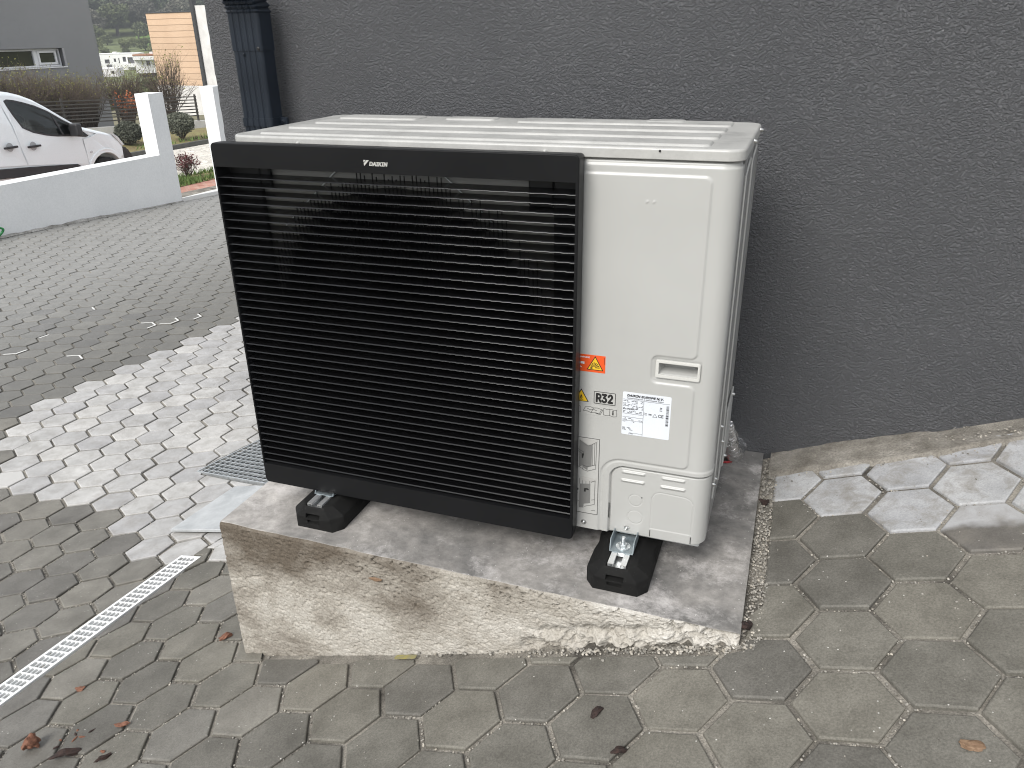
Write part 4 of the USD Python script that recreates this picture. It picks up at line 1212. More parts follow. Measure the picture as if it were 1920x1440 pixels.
ic = shapely.union_all([sbox(0.7985, 0.4105, 0.8003, 0.4160), sbox(0.8010, 0.4105, 0.8028, 0.4160), sbox(0.8105, 0.4085, 0.8150, 0.4135), sbox(0.8155, 0.4080, 0.8185, 0.4130), LineString([(0.801, 0.4020), (0.806, 0.4040), (0.812, 0.4005)]).buffer(0.0009)])
obj('pictograms', sheet(ic, T1), m_white, wl_)
lines([[(0.8612, 0.411), (0.8612, 0.4265)]], 0.0009, T1, m_ink, wl_)

fl = Polygon([(0.8133, 0.3497), (0.8299, 0.3200), (0.7966, 0.3200)])
ft = obj('flammable_sign', sheet(fl, YL), m_ink, hp)
obj('triangle_fill', sheet(fl.buffer(-0.0017, join_style='mitre'), T1), m_yellow, ft)
flame = Polygon([(0.8133, 0.3372), (0.8153, 0.3325), (0.8160, 0.3290), (0.8147, 0.3262), (0.8121, 0.3262), (0.8106, 0.3290), (0.8117, 0.3325)])
obj('flame_symbol', sheet(shapely.union_all([flame.difference(Polygon([(0.8133, 0.3325), (0.8144, 0.329), (0.8133, 0.3272), (0.8122, 0.329)])), sbox(0.8085, 0.3238, 0.8181, 0.3246)]), T2), m_ink, ft)

ro = rrect(0.8410, 0.3190, 0.8886, 0.3482, 0.0020)
r32 = obj('refrigerant_sign', sheet(ro, YL), m_clear, hp)
obj('border', sheet(ro.buffer(-0.0002).difference(ro.buffer(-0.0013)), T1), m_ink, r32)
put_text('R32', 0.8462, 0.3238, 0.0190, m_ink, r32, width=0.0360, weight=0.0009)

ib = obj('manual_icons', sheet(rrect(0.785, 0.2905, 0.8930, 0.3130, 0.001), YL), m_clear, hp)
segs = [[(0.7860, 0.3105), (0.8060, 0.3110), (0.8060, 0.2960), (0.7860, 0.2950)], [(0.7940, 0.3105), (0.7940, 0.2950)], [(0.8060, 0.3100), (0.8115, 0.3080), (0.8118, 0.2935), (0.8070, 0.2935)], [(0.8085, 0.3090), (0.8085, 0.2950)],
        [(0.8185, 0.2985), (0.8235, 0.3085), (0.8330, 0.3100), (0.8410, 0.3075), (0.8500, 0.3085), (0.8590, 0.3060), (0.8540, 0.2950), (0.8450, 0.2970), (0.8360, 0.2955), (0.8270, 0.2985), (0.8185, 0.2985)],
        [(0.8410, 0.3075), (0.8360, 0.2955)], [(0.8270, 0.3050), (0.8340, 0.3020), (0.8430, 0.3035), (0.8490, 0.3015)], [(0.8590, 0.3060), (0.8618, 0.3050), (0.8560, 0.2935), (0.8455, 0.2955)],
        [(0.8635, 0.3095), (0.8700, 0.3085), (0.8770, 0.3100), (0.8850, 0.3085), (0.8915, 0.3095), (0.8915, 0.2935), (0.8850, 0.2925), (0.8770, 0.2945), (0.8700, 0.2930), (0.8635, 0.2945), (0.8635, 0.3095)], [(0.8770, 0.3100), (0.8770, 0.2945)]]
lines(segs, 0.0008, T1, m_ink, ib)
put_text('i', 0.8822, 0.2968, 0.0088, m_ink, ib, width=0.0036)

rp = obj('rating_plate', sheet(rrect(0.9037, 0.2552, 1.0058, 0.3556, 0.0030), YL), m_white, hp)
put_text('DAIKIN EUROPE N.V.', 0.9130, 0.3458, 0.0047, m_ink, rp, width=0.0765, slant=0.18, weight=0.00022)
put_text('Zandvoordestraat 300, B-8400 Oostende, Belgium', 0.9130, 0.3408, 0.0026, m_ink, rp, width=0.0770, bold=False)
put_text('CE', 0.9805, 0.3055, 0.0066, m_ink, rp, width=0.0110)
put_text('MADE IN BELGIUM', 0.9052, 0.3150, 0.0021, m_ink, rp, width=0.0250)
segs = [[(0.9050, 0.3385), (1.0035, 0.3385)], [(0.9490, 0.3385), (0.9490, 0.2560)], [(0.9050, 0.3055), (0.9490, 0.3055)], [(0.9050, 0.2975), (0.9490, 0.2975)], [(0.9050, 0.2890), (0.9490, 0.2890)], [(0.9345, 0.3340), (0.9345, 0.3160)],
        [(0.9205, 0.2560), (0.9205, 0.2600), (0.9490, 0.2600)]]
lines(segs, 0.00045, T1, m_ink, rp)
dash = []
for z in (0.3355, 0.3325, 0.3295, 0.3265, 0.3235, 0.3205, 0.3180, 0.3115, 0.3085, 0.2945, 0.2915, 0.2865, 0.2720, 0.2695, 0.2670, 0.2580):
    x = 0.9055 if z > 0.26 else 0.9220
    while x < (0.947 if z > 0.29 else 0.928):
        w = rng.uniform(0.0015, 0.0070)
        if rng.random() < 0.62:
            dash.append([(x, z), (min(x + w, 0.9475), z)])
        x += w + 0.0012
for z in (0.3108, 0.3088):
    dash.append([(0.9600, z), (0.9665, z)])
lines(dash, 0.0011, T1, m_ink, rp, 'small_print')
obj('warning_triangle', sheet(Polygon([(0.9735, 0.3130), (0.9785, 0.3045), (0.9685, 0.3045)]).difference(Polygon([(0.9735, 0.3130), (0.9785, 0.3045), (0.9685, 0.3045)]).buffer(-0.0006)), T1, 0.00022), m_ink, rp)
lines([[(0.9505, 0.3120), (0.9565, 0.3120), (0.9565, 0.3075), (0.9505, 0.3075), (0.9505, 0.3120)], [(0.9535, 0.312), (0.9535, 0.3075)]], 0.0004, T1, m_ink, rp)
lines([[(0.9830, 0.3290), (0.9878, 0.3240)], [(0.9830, 0.3240), (0.9878, 0.3290)], [(0.9835, 0.3285), (0.9873, 0.3285)]], 0.0007, T1, m_ink, rp)
lines([[(0.9828, 0.3215), (0.9880, 0.3215)]], 0.0012, T1, m_ink, rp)
bars = []; z = 0.3340
while z > 0.2870:
    h = rng.choice([0.0005, 0.0010, 0.0015]); bars.append([(0.9965, z), (1.0022, z)]); z -= h + 0.0008
obj('barcode', sheet(shapely.union_all([LineString(b).buffer(rng.choice([0.0003, 0.0005]), cap_style='flat') for b in bars]), T1, 0.00022), m_ink, rp)

ins = obj('instruction_sheet', sheet(sbox(0.784, 0.0365, 0.8575, 0.2330), YL), m_clear, hp)
lines([[(0.785, 0.2325), (0.8568, 0.2325), (0.8568, 0.0370), (0.785, 0.0370)]], 0.0011, T1, m_ink, ins, 'border')
U = lambda x, y: (0.7965 + (x - 105) / 335 * 0.0600, 0.2335 - (y - 100) / 1000 * 0.1960 - (0.000) - (x - 105) / 335 * 0.0 + (x - 105) / 335 * 0.0120)
def ip(pts):
    return Polygon([U(*p) for p in pts])
obj('drawing', sheet(ip([(190, 150), (300, 235), (300, 560), (245, 520), (240, 490), (190, 510)]), T1), m_grey1, ins)
obj('drawing', sheet(ip([(300, 235), (350, 225), (350, 500), (300, 520)]), T1), m_grey1, ins)
obj('drawing', sheet(ip([(165, 130), (415, 180), (410, 215), (300, 240), (190, 155)]), T1), m_grey2, ins)
obj('drawing', sheet(ip([(205, 735), (340, 740), (345, 1000), (262, 1010), (258, 1062), (200, 1058)]), T1), m_grey1, ins)
obj('drawing', sheet(ip([(165, 625), (405, 680), (400, 700), (300, 720), (205, 660)]), T1), m_grey2, ins)
arrow = shapely.union_all([ip([(112, 545), (112, 570), (135, 572), (160, 545)]), ip([(110, 815), (150, 820), (160, 795), (190, 790), (190, 815), (172, 820), (180, 860), (170, 870), (150, 832), (110, 830)]),
                           ip([(265, 795), (310, 800), (330, 825), (285, 815), (285, 845), (262, 842)]), ip([(222, 335), (252, 340), (240, 395), (225, 390)])])
obj('arrow', sheet(arrow, T2), m_ink, ins)
K = lambda *p: [U(*q) for q in p]
lines([K((350, 225), (405, 200), (405, 545), (300, 570), (240, 545), (240, 485), (300, 515), (405, 490)), K((360, 222), (360, 500)), K((385, 212), (385, 495)), K((350, 720), (402, 700), (402, 1020), (270, 1045)), K((360, 960), (402, 955)),
       K((115, 460), (245, 540)), K((115, 925), (200, 970)), K((150, 250), (165, 290), (240, 345), (250, 320), (190, 285), (165, 260)), K((205, 660), (205, 735)), K((240, 690), (240, 735)), K((285, 700), (285, 735)), K((335, 700), (335, 740)), K((360, 1100), (415, 1108))],
      0.0007, T2, m_ink, ins)

# ---- foil-wrapped pipe behind the unit's right end
m_foil = mat('crumpled_foil', (0.86, 0.86, 0.86), (0.92, 0.92, 0.92), 60, 0.07, 1.0, bump=1.0, bscale=60, bdist=0.012)
m_red = mat('red_tape', (0.30, 0.02, 0.025), None, 5, 0.5)
pp = thing('foil_pipe', 'crumpled silver foil wrapped pipe between the heat pump and the dark wall', 'pipe', (1.09, 0.55, ZP))


def crumple(pts, rad, n=22, seed=0):
    t = np.linspace(0, 1, 26)
    pts = np.asarray(pts, float); c = np.stack([np.interp(t, np.linspace(0, 1, len(pts)), pts[:, k]) for k in range(3)], 1)
    r = np.interp(t, np.linspace(0, 1, len(rad)), rad)
    v, f = tube(c, r, n)
    g = meshkit.fbm(v * 55, 3, seed)[:, None] - 0.5
    ax = np.repeat(c, n, 0)
    return ax + (v - ax) * (1 + 0.55 * g), f


obj('insulation', crumple([(1.098, 0.515, 0.055), (1.106, 0.535, 0.01), (1.112, 0.555, -0.045), (1.118, 0.585, -0.070), (1.12, 0.65, -0.078)], [0.014, 0.020, 0.024, 0.030, 0.030], seed=3), m_foil, pp, smooth=28)
obj('insulation', crumple([(1.02, 0.50, -0.02), (1.06, 0.535, -0.045), (1.085, 0.60, -0.06), (1.09, 0.66, -0.06)], [0.022, 0.024, 0.026, 0.026], seed=5), m_foil, pp, smooth=28)
obj('red_tape', tube([(1.085, 0.548, -0.0840), (1.105, 0.552, -0.0842), (1.122, 0.566, -0.0840)], 0.0036, 7), m_red, pp, smooth=True)

# ------------------------------------------------------------------ drain channel, grating, plate
m_plast = mat('white_plastic', (0.72, 0.73, 0.73), (0.80, 0.81, 0.81), 20, 0.45)
m_chan = mat('channel_grey', (0.085, 0.09, 0.095), (0.14, 0.145, 0.15), 20, 0.7)
dn = np.array([-DDIR[1], DDIR[0]])            # across the drain, towards the house
o0 = DRAIN[0]
wd = float((DRAIN[1] - DRAIN[0]) @ dn)


def dpt(a, l, z=0.0):
    """a across, l along, z above the paving surface."""
    p = o0 + dn * a + DDIR * l
    return np.array([p[0], p[1], float(zg(p[0], p[1])) + z])


def dbar(a0, a1, l0, l1, z0, z1, taper=0.0):
    c = []
    for l in (l0, l1):
        for a in (a0, a1):
            c.append(dpt(a, l, z0)); c.append(dpt(a, l, z1))
    return hull(c)


DL = 2.0
drain = thing('drain_channel', 'narrow drain channel with white plastic grate let into the paving left of the plinth', 'drain', dpt(wd / 2, 0.4))
zt0 = 0.003
seg = np.linspace(0, DL, 9)
def rail_along(a0, a1, z0, z1, name, m):
    obj(name, cat_([dbar(a0, a1, seg[k], seg[k + 1], z0, z1) for k in range(8)]), m, drain)
rail_along(0.0, 0.0115, -0.02, zt0, 'edge_rail', m_plast)
rail_along(wd - 0.0115, wd, -0.02, zt0, 'edge_rail', m_plast)
obj('end_rail', dbar(0.0116, wd - 0.0116, 0.0, 0.008, -0.02, zt0), m_plast, drain)
cell = (wd - 0.023) / 4
for k in range(1, 4):
    a = 0.0115 + cell * k
    rail_along(a - 0.0014, a + 0.0014, -0.009, zt0 - 0.001, 'grate_bar', m_plast)
npitch = 0.0262
for k in range(int((DL - 0.01) / npitch)):
    l = 0.008 + npitch * (k + 1)
    obj('cross_bar', hull([dpt(a, l + q, z) for a in (0.0116, wd - 0.0116) for q, z in ((-0.0016, zt0 - 0.0005), (0.0016, zt0 - 0.0005), (-0.0016, -0.009), (0.0008, -0.009))]), m_plast, drain)
rail_along(0.0, wd, -0.050, -0.034, 'channel_floor', m_chan)

m_pit = mat('pit_dark', (0.010, 0.011, 0.011), (0.02, 0.02, 0.02), 8, 0.8)
gt = thing('floor_grating', 'square galvanised steel floor grating in the pale dried paving behind the plinth', 'grating', (*gr(0, 0.3), -0.82))


def gp(a, b, z):
    p = gr(a, b)
    return np.array([p[0], p[1], float(zg(p[0], p[1])) + z])


def gbar(a0, a1, b0, b1, z0, z1):
    return hull([gp(a, b, z) for a in (a0, a1) for b in (b0, b1) for z in (z0, z1)])


for a0, a1, b0, b1 in ((GX0, GX1, GY0, GY0 + 0.006), (GX0, GX1, GY1 - 0.006, GY1), (GX0, GX0 + 0.006, GY0 + 0.006, GY1 - 0.006), (GX1 - 0.006, GX1, GY0 + 0.006, GY1 - 0.006)):
    obj('frame_bar', gbar(a0, a1, b0, b1, -0.04, 0.002), m_galv, gt)
for a in np.arange(GX0 + 0.034, GX1 - 0.01, 0.0335):
    obj('bearing_bar', gbar(a - 0.0023, a + 0.0023, GY0 + 0.006, GY1 - 0.006, -0.014, 0.001), m_galv, gt)
for b in np.arange(GY0 + 0.034, GY1 - 0.01, 0.0335):
    obj('cross_bar', gbar(GX0 + 0.006, GX1 - 0.006, b - 0.0021, b + 0.0021, -0.012, -0.0006), m_galv, gt)
obj('pit', gbar(GX0 + 0.001, GX1 - 0.001, GY0 + 0.001, GY1 - 0.001, -0.097, -0.075), m_pit, gt)

m_plate = mat('dull_galvanised', (0.36, 0.375, 0.38), (0.50, 0.515, 0.52), 9.0, 0.5, 0.2, grain=0.06, gscale=60, rvar=0.12, detail=6, distort=0.8)
pc = np.array([(-1.012, 0.522), (-0.60, 0.526), (-0.58, 0.915), (-1.000, 0.905)])
pl = []
for p in pc:
    z = float(zg(p[0], p[1]))
    pl.append((p[0], p[1], z))
pl = np.array(pl); pl[:, 2] += np.array([0.012, 0.010, 0.008, 0.010])
obj('metal_plate', hull(np.vstack([pl, pl + [0, 0, 0.011], (pl - pl.mean(0)) * [0.985, 0.985, 1] + pl.mean(0) + [0, 0, 0.0125]])), m_plate,
    label='loose galvanised steel cover plate lying on the paving beside the plinth', cat='plate')

# ------------------------------------------------------------------ bark, cone and leaves on the ground
m_bark = mat('dark_bark', (0.012, 0.008, 0.007), (0.040, 0.020, 0.015), 90, 0.85, bump=0.9, bscale=250, bdist=0.003)
m_cone = mat('red_brown_bark', (0.09, 0.035, 0.020), (0.22, 0.10, 0.060), 110, 0.8, bump=0.9, bscale=220, bdist=0.003)
m_leaf = mat('dry_leaf', (0.13, 0.075, 0.042), (0.24, 0.16, 0.10), 70, 0.7)


def flake(x, y, l, w, h, rot, seed, z=None, facets=3):
    ic = trimesh.creation.icosphere(facets, 1.0)
    p = ic.vertices.copy()
    p = p * np.array([l / 2, w / 2, h / 2]) * (1 + 1.5 * (meshkit.fbm(ic.vertices * 1.4 + seed * 7.3, 3, seed)[:, None] - 0.5))
    p[:, 2] += h * 0.5 * np.sin(p[:, 0] / l * 5 + seed) * 0.5
    c, s = math.cos(math.radians(rot)), math.sin(math.radians(rot))
    p = np.stack([c * p[:, 0] - s * p[:, 1], s * p[:, 0] + c * p[:, 1], p[:, 2]], 1)
    zz_ = float(zg(x, y)) if z is None else z
    p += [x, y, zz_ - p[:, 2].min() - 0.0006]
    return p, ic.faces


G_ = 'scraps of bark scattered on the paving'
obj('bark_lump', flake(-0.478, -0.545, 0.040, 0.036, 0.034, 10, 1), m_cone, smooth=40, label='round reddish brown lump of bark at the lower left corner of the paving', cat='bark')
obj('bark_chip', flake(-0.340, -0.552, 0.062, 0.020, 0.016, 38, 2), m_bark, smooth=40, label='long dark bark stick beside the reddish lump', cat='bark', group=G_)
obj('bark_chip', flake(-0.215, -0.550, 0.038, 0.012, 0.010, 62, 3), m_bark, smooth=40, label='thin curved dark bark strip right of the long bark stick', cat='bark', group=G_)
obj('bark_chip', flake(-0.240, -0.532, 0.012, 0.007, 0.004, 20, 4), m_cone, smooth=40, label='tiny red brown bark crumb beside the thin curved strip', cat='bark', group=G_)
obj('bark_chip', flake(-0.547, -0.333, 0.024, 0.016, 0.006, 30, 5), m_cone, smooth=40, label='flat pinkish brown bark flake on the pale rimmed paver', cat='bark', group=G_)
obj('bark_chip', flake(-0.263, -0.446, 0.034, 0.012, 0.008, 25, 6), m_cone, smooth=40, label='brown bark sliver above the thin curved strip', cat='bark', group=G_)
obj('bark_chip', flake(-0.219, -0.095, 0.036, 0.016, 0.012, 48, 7), m_cone, smooth=40, label='curled brown bark piece on the paver by the left foot of the plinth', cat='bark', group=G_)
obj('bark_chip', flake(0.949, -0.345, 0.034, 0.013, 0.009, 70, 8), m_bark, smooth=40, label='forked maroon bark piece on the paver in front of the broken plinth foot', cat='bark', group=G_)
obj('bark_chip', flake(1.017, -0.440, 0.030, 0.013, 0.010, 35, 9), m_bark, smooth=40, label='black bark piece wedged in the joint below the maroon one', cat='bark', group=G_)
obj('bark_chip', flake(1.210, -0.110, 0.034, 0.022, 0.018, 60, 10), m_bark, smooth=40, label='dark bark clump at the front right corner of the plinth', cat='bark', group=G_)
obj('bark_chip', flake(1.217, 0.374, 0.022, 0.016, 0.012, 0, 11), m_bark, smooth=40, label='dark red bark bit in the grit near the wall', cat='bark', group=G_)
obj('dry_leaf', flake(1.569, -0.397, 0.036, 0.022, 0.006, 10, 12), m_leaf, smooth=40, label='curled brown leaf on the paver at the right edge', cat='leaf')
v, f = flake(0, 0, 0.034, 0.010, 0.003, 8, 13, z=0)
obj('dry_leaf', (np.stack([v[:, 0] + 0.351, PY - 0.006 - v[:, 2], v[:, 1] - 0.152], 1), f[:, ::-1]), m_leaf, smooth=40, label='tan leaf scrap stuck to the rough front of the plinth', cat='leaf')
for k, (x, y) in enumerate(((-0.415, -0.512), (-0.402, -0.535), (-0.372, -0.505), (-0.385, -0.490), (-0.355, -0.495), (-0.345, -0.472), (-0.395, -0.475))):
    obj('bark_crumb', flake(x, y, 0.010 + 0.005 * (k % 3), 0.006, 0.004, 50 * k, 20 + k, facets=1), m_bark if k % 2 else m_cone, label='small bark crumb between the reddish lump and the long bark stick', cat='bark', group='bark crumbs by the lump')
m_moss = mat('yellow_paint_mark', (0.26, 0.225, 0.06), (0.165, 0.155, 0.105), 90, 0.9)
mk = rrect(0.395, -0.188, 0.455, -0.172, 0.006)
tv3, tf3 = poly_tris(mk)
obj('paint_mark', (np.c_[tv3, zg(tv3[:, 0], tv3[:, 1]) + 0.0035], tf3), m_moss, drive)

# ------------------------------------------------------------------ boundary wall with its end pillar, gate pillar
m_wall = mat('white_masonry', (0.70, 0.715, 0.72), (0.78, 0.79, 0.79), 1.2, 0.85, grain=0.05, gscale=40, bump=0.35, bscale=90, bdist=0.003, detail=6)
bw = thing('boundary_wall', 'low white rendered boundary wall ending in a square pillar, van behind it', 'wall', (*wl(2.5, -0.12), -1.15))


def wall_prism(s0, s1, o0_, o1, zb0, zb1, zt0_, zt1):
    a, b, c, d_ = wl(s0, o0_), wl(s1, o0_), wl(s1, o1), wl(s0, o1)
    return hull([(*a, zb0), (*b, zb1), (*c, zb1), (*d_, zb0), (*a, zt0_), (*b, zt1), (*c, zt1), (*d_, zt0_)])


obj('wall', wall_prism(-9.0, 2.5335, -0.25, 0.0, -1.6, -1.6, -0.560, -0.4535), m_wall, bw)
obj('pillar', wall_prism(2.5345, 2.795, -0.2495, 0.0005, -1.6, -1.6, 0.350, 0.356), m_wall, bw)
m_seal = mat('grimy_base', (0.12, 0.115, 0.105), (0.34, 0.335, 0.32), 6, 0.95, grain=0.4, gscale=50)
sN = 200
ss_ = np.linspace(-6, 2.795, sN); pp0 = np.array([wl(s, 0.004) for s in ss_]); pp1 = np.array([wl(s, 0.035) for s in ss_])
ztop = zg(pp0[:, 0], pp0[:, 1]) + 0.012 + 0.030 * meshkit.fbm(np.c_[ss_ * 9, ss_ * 0, ss_ * 0], 4, 6) * np.clip((2.3 - ss_) / 1.2, 0.1, 1)
bs = np.stack([np.c_[pp0, ztop], np.c_[pp1, zg(pp1[:, 0], pp1[:, 1]) + 0.003]], 1)
obj('mortar_foot', (bs.reshape(-1, 3), grid_faces(sN, 2)), m_seal, bw)
gpill = thing('gate_pillar', 'white square gate pillar half hidden by the corner of the dark house', 'pillar', (*wl(3.9, -0.12), -1.15))
obj('pillar', wall_prism(3.755, 4.02, -0.25, 0.0, -1.6, -1.6, 0.370, 0.374), m_wall, gpill)
obj('wall', wall_prism(4.021, 9.0, -0.245, -0.005, -1.6, -1.6, 0.25, 0.25), m_wall, gpill)
m_hose = mat('green_hose', (0.02, 0.22, 0.06), None, 5, 0.35)
hh = [(*wl(-0.16 + 0.17 * math.cos(a) * (1 + .1 * math.sin(3 * a)), 0.07 + 0.03 * math.sin(a)), -1.052 + 0.010 + 0.075 * (1 + math.sin(a)) ) for a in np.linspace(0, 4 * math.pi, 60)]
obj('hose', tube(hh, 0.013, 8), m_hose, smooth=True, label='green garden hose loop leaning on the foot of the white wall', cat='hose')

# ------------------------------------------------------------------ the van behind the wall
m_van = mat('white_car_paint', (0.80, 0.845, 0.865), None, 4, 0.30, coat=0.6)
m_trim = mat('black_trim', (0.016, 0.016, 0.018), (0.024, 0.024, 0.026), 20, 0.5)
m_glassv = usdkit.material(stage, '/World/Looks/van_glass', {'t': ('transparent_bsdf', {'color': (0.24, 0.33, 0.33)}), 'gl': ('glossy_bsdf', {'roughness': 0.02, 'color': (0.9, 0.95, 0.95)}), 'f': ('fresnel', {'IOR': 1.6}), 'm': ('mix_closure', {})},
                           [('f.fac', 'm.fac'), ('t.BSDF', 'm.closure1'), ('gl.BSDF', 'm.closure2')], surface='m.closure')
m_inside = mat('van_interior', (0.03, 0.035, 0.037), (0.05, 0.056, 0.058), 3, 0.7)
m_dash = mat('van_dashboard', (0.10, 0.14, 0.15), (0.16, 0.20, 0.21), 3, 0.6)
m_tyre = mat('tyre', (0.012, 0.012, 0.012), None, 4, 0.8)
m_steel = mat('wheel_steel', (0.25, 0.25, 0.26), None, 4, 0.4, 0.7)
m_lamp = mat('headlamp', (0.45, 0.46, 0.47), (0.65, 0.66, 0.66), 30, 0.12, 0.3, coat=1.0)
VX, VW = -9.2, 1.76
van = thing('parked_van', 'white small panel van with black trim parked behind the low white wall', 'van', (VX - VW / 2, 6.8, -1.25))


def tumble(m):
    """Side leans in above the belt line and tucks in a little below it."""
    v, f = arr(m)
    v = v.copy()
    c = VX - VW / 2
    k = 1 - 0.17 * np.maximum(0, v[:, 2] + 0.26) - 0.10 * np.maximum(0, -0.75 - v[:, 2])
    nose = 1 - 0.10 * smoothstep(8.3, 9.1, v[:, 1])
    v[:, 0] = c + (v[:, 0] - c) * k * nose
    return v, f


roof = [(4.86, -0.95), (4.82, -0.6), (4.90, 0.10), (5.02, 0.44), (5.3, 0.50), (6.0, 0.515), (6.5, 0.485), (6.87, 0.425), (7.10, 0.388), (7.26, 0.340), (7.42, 0.270), (7.60, 0.158), (7.78, 0.032), (7.967, -0.097),
        (8.119, -0.178), (8.34, -0.248), (8.57, -0.315), (8.744, -0.383), (8.842, -0.480), (8.90, -0.56), (8.965, -0.634), (9.0, -0.74), (8.99, -0.98), (8.92, -1.06), (8.78, -1.06)]
arch = [(8.41 + 0.345 * math.cos(a), -0.955 + 0.345 * math.sin(a)) for a in np.linspace(-0.30, math.pi + 0.30, 26)]
arch2 = [(5.66 + 0.345 * math.cos(a), -0.80 + 0.345 * math.sin(a)) for a in np.linspace(-0.25, math.pi + 0.25, 26)]
pts = roof + arch + [(8.03, -1.04), (6.06, -0.90)] + arch2 + [(5.26, -0.88)]
outline = np.array(Polygon(pts).buffer(0).buffer(-0.062).buffer(0.062).exterior.coords)[:-1]
ring_l = shapely.geometry.LinearRing(outline)
nO = 420
dense = np.array([ring_l.interpolate(t, normalized=True).coords[0] for t in np.linspace(0, 1, nO, endpoint=False)])
if not Polygon(dense).exterior.is_ccw:
    dense = dense[::-1]
ring3 = lambda x, i: np.c_[np.full(nO, x), inset(dense, i)]
win = Polygon([(6.940, 0.285), (6.992, 0.301), (7.10, 0.283), (7.223, 0.248), (7.397, 0.187), (7.581, 0.096), (7.793, -0.050), (7.917, -0.122), (8.05, -0.220), (8.161, -0.313), (8.106, -0.326), (7.827, -0.284), (7.60, -0.262), (7.427, -0.229),
               (7.222, -0.167), (7.08, -0.088), (7.007, 0.075), (6.955, 0.223)]).buffer(0.012).buffer(-0.012)
hole = win.buffer(-0.012)
skin_l = []
steps = [(0.0, 0.055), (0.006, 0.036), (0.018, 0.020), (0.04, 0.008), (0.08, 0.0)]
rings = [ring3(VX - a, i) for a, i in steps] + [ring3(VX - VW + a, i) for a, i in steps[::-1]]
v, f = loft(rings, False, False)
side = Polygon(inset(dense, 0.055)).buffer(0).difference(hole)
sv_, sf_ = poly_tris(side)
near_cap = (np.c_[np.full(len(sv_), VX), sv_], sf_)
fv_, ff_ = poly_tris(Polygon(inset(dense, 0.055)).buffer(0))
far_cap = (np.c_[np.full(len(fv_), VX - VW), fv_], ff_[:, ::-1])
obj('body', tumble(cat_([(v, f[:, ::-1]), near_cap, far_cap])), m_van, van, smooth=40)


def vplate(poly, proud, thick, m, name, parent=None, chamfer=0.003, label=None, smooth=False):
    """A plate lying on the van's near side."""
    lo = np.array(poly.exterior.coords)[:-1]
    if not poly.exterior.is_ccw:
        lo = lo[::-1]
    a = np.c_[np.full(len(lo), VX + proud - thick), lo]; b = np.c_[np.full(len(lo), VX + proud - chamfer * 0.4), lo]
    c2 = inset(lo, chamfer); c3 = np.c_[np.full(len(lo), VX + proud), c2]
    v, f = loft([a, b, c3], False, False)
    tv, tf = poly_tris(Polygon(c2))
    m_ = cat_([(v, f), (np.c_[np.full(len(tv), VX + proud), tv], tf)])
    return obj(name, tumble(m_), m, van if parent is None else parent, smooth=smooth, label=label)


def vholed(poly, holep, proud, m, name, parent=None):
    e_ = extrude(poly.difference(holep), 0.004); v, f = arr(e_)
    return obj(name, tumble((np.stack([VX + proud - 0.004 + v[:, 2], v[:, 0], v[:, 1]], 1), f)), m, van if parent is None else parent)


door = Polygon([(6.868, 0.30), (6.905, 0.12), (6.942, -0.053), (6.975, -0.425), (7.007, -0.592), (7.40, -0.640), (8.040, -0.720), (8.046, -0.571), (8.030, -0.335), (8.178, -0.322), (7.985, -0.150), (7.80, -0.015), (7.60, 0.112), (7.42, 0.226), (7.25, 0.296), (7.08, 0.344), (6.92, 0.362)])
dr = vholed(door.buffer(-0.004), win.buffer(-0.004), 0.006, m_van, 'front_door')
sl = Polygon([(5.98, 0.40), (6.858, 0.345), (6.858, 0.295), (6.932, -0.055), (6.965, -0.425), (6.997, -0.590), (6.03, -0.50)])
vplate(sl.buffer(-0.003), 0.006, 0.006, m_van, 'sliding_door')
fen = Polygon([(8.052, -0.70), (8.056, -0.571), (8.040, -0.345), (8.19, -0.332), (8.34, -0.290), (8.56, -0.352), (8.62, -0.38), (8.78, -0.50), (8.84, -0.585), (8.83, -0.69), (8.75, -0.72)] + [(8.41 + 0.352 * math.cos(a), -0.955 + 0.352 * math.sin(a)) for a in np.linspace(0.62, 2.42, 16)])
vplate(fen.buffer(-0.003), 0.006, 0.006, m_van, 'wing')
lip_ = Polygon([(8.41 + 0.42 * math.cos(a), -0.955 + 0.42 * math.sin(a)) for a in np.linspace(0.6, 2.6, 22)] + [(8.41 + 0.356 * math.cos(a), -0.955 + 0.356 * math.sin(a)) for a in np.linspace(2.6, 0.6, 22)])
vplate(lip_, 0.018, 0.014, m_van, 'wheel_arch', chamfer=0.010, smooth=40)
sealr = vholed(win, win.buffer(-0.026), 0.009, m_trim, 'window_seal', dr)
gv, gf = poly_tris(win.buffer(-0.010)); obj('window', tumble((np.c_[np.full(len(gv), VX + 0.0035), gv], gf)), m_glassv, van)
vplate(Polygon([(7.600, 0.075), (7.628, 0.055), (7.735, -0.262), (7.700, -0.266)]), 0.010, 0.006, m_trim, 'window_bar', dr)
vplate(Polygon([(7.90, -0.125), (8.05, -0.222), (8.158, -0.312), (8.10, -0.322), (7.82, -0.284)]), 0.011, 0.006, m_trim, 'mirror_base', dr)
mir = rbox(VX + 0.03, VX + 0.20, 7.80, 7.905, -0.285, -0.100, 0.03, 5)
obj('wing_mirror', mir, m_trim, van, smooth=40)
for y, z in ((7.16, -0.342), (6.79, -0.312)):
    obj('door_handle', tumble(rbox(VX + 0.014, VX + 0.040, y - 0.108, y + 0.108, z - 0.017, z + 0.012, 0.008, 4)), m_trim, van, smooth=40)
    cup = Polygon([(y + 0.055 * math.cos(a), z + 0.060 * math.sin(a)) for a in np.linspace(0, 2 * math.pi, 24)])
    vplate(cup, 0.0075, 0.002, mat('handle_cup' if y > 7 else 'handle_cup_b', (0.36, 0.37, 0.38), None, 4, 0.4), 'handle_cup', chamfer=0.001)
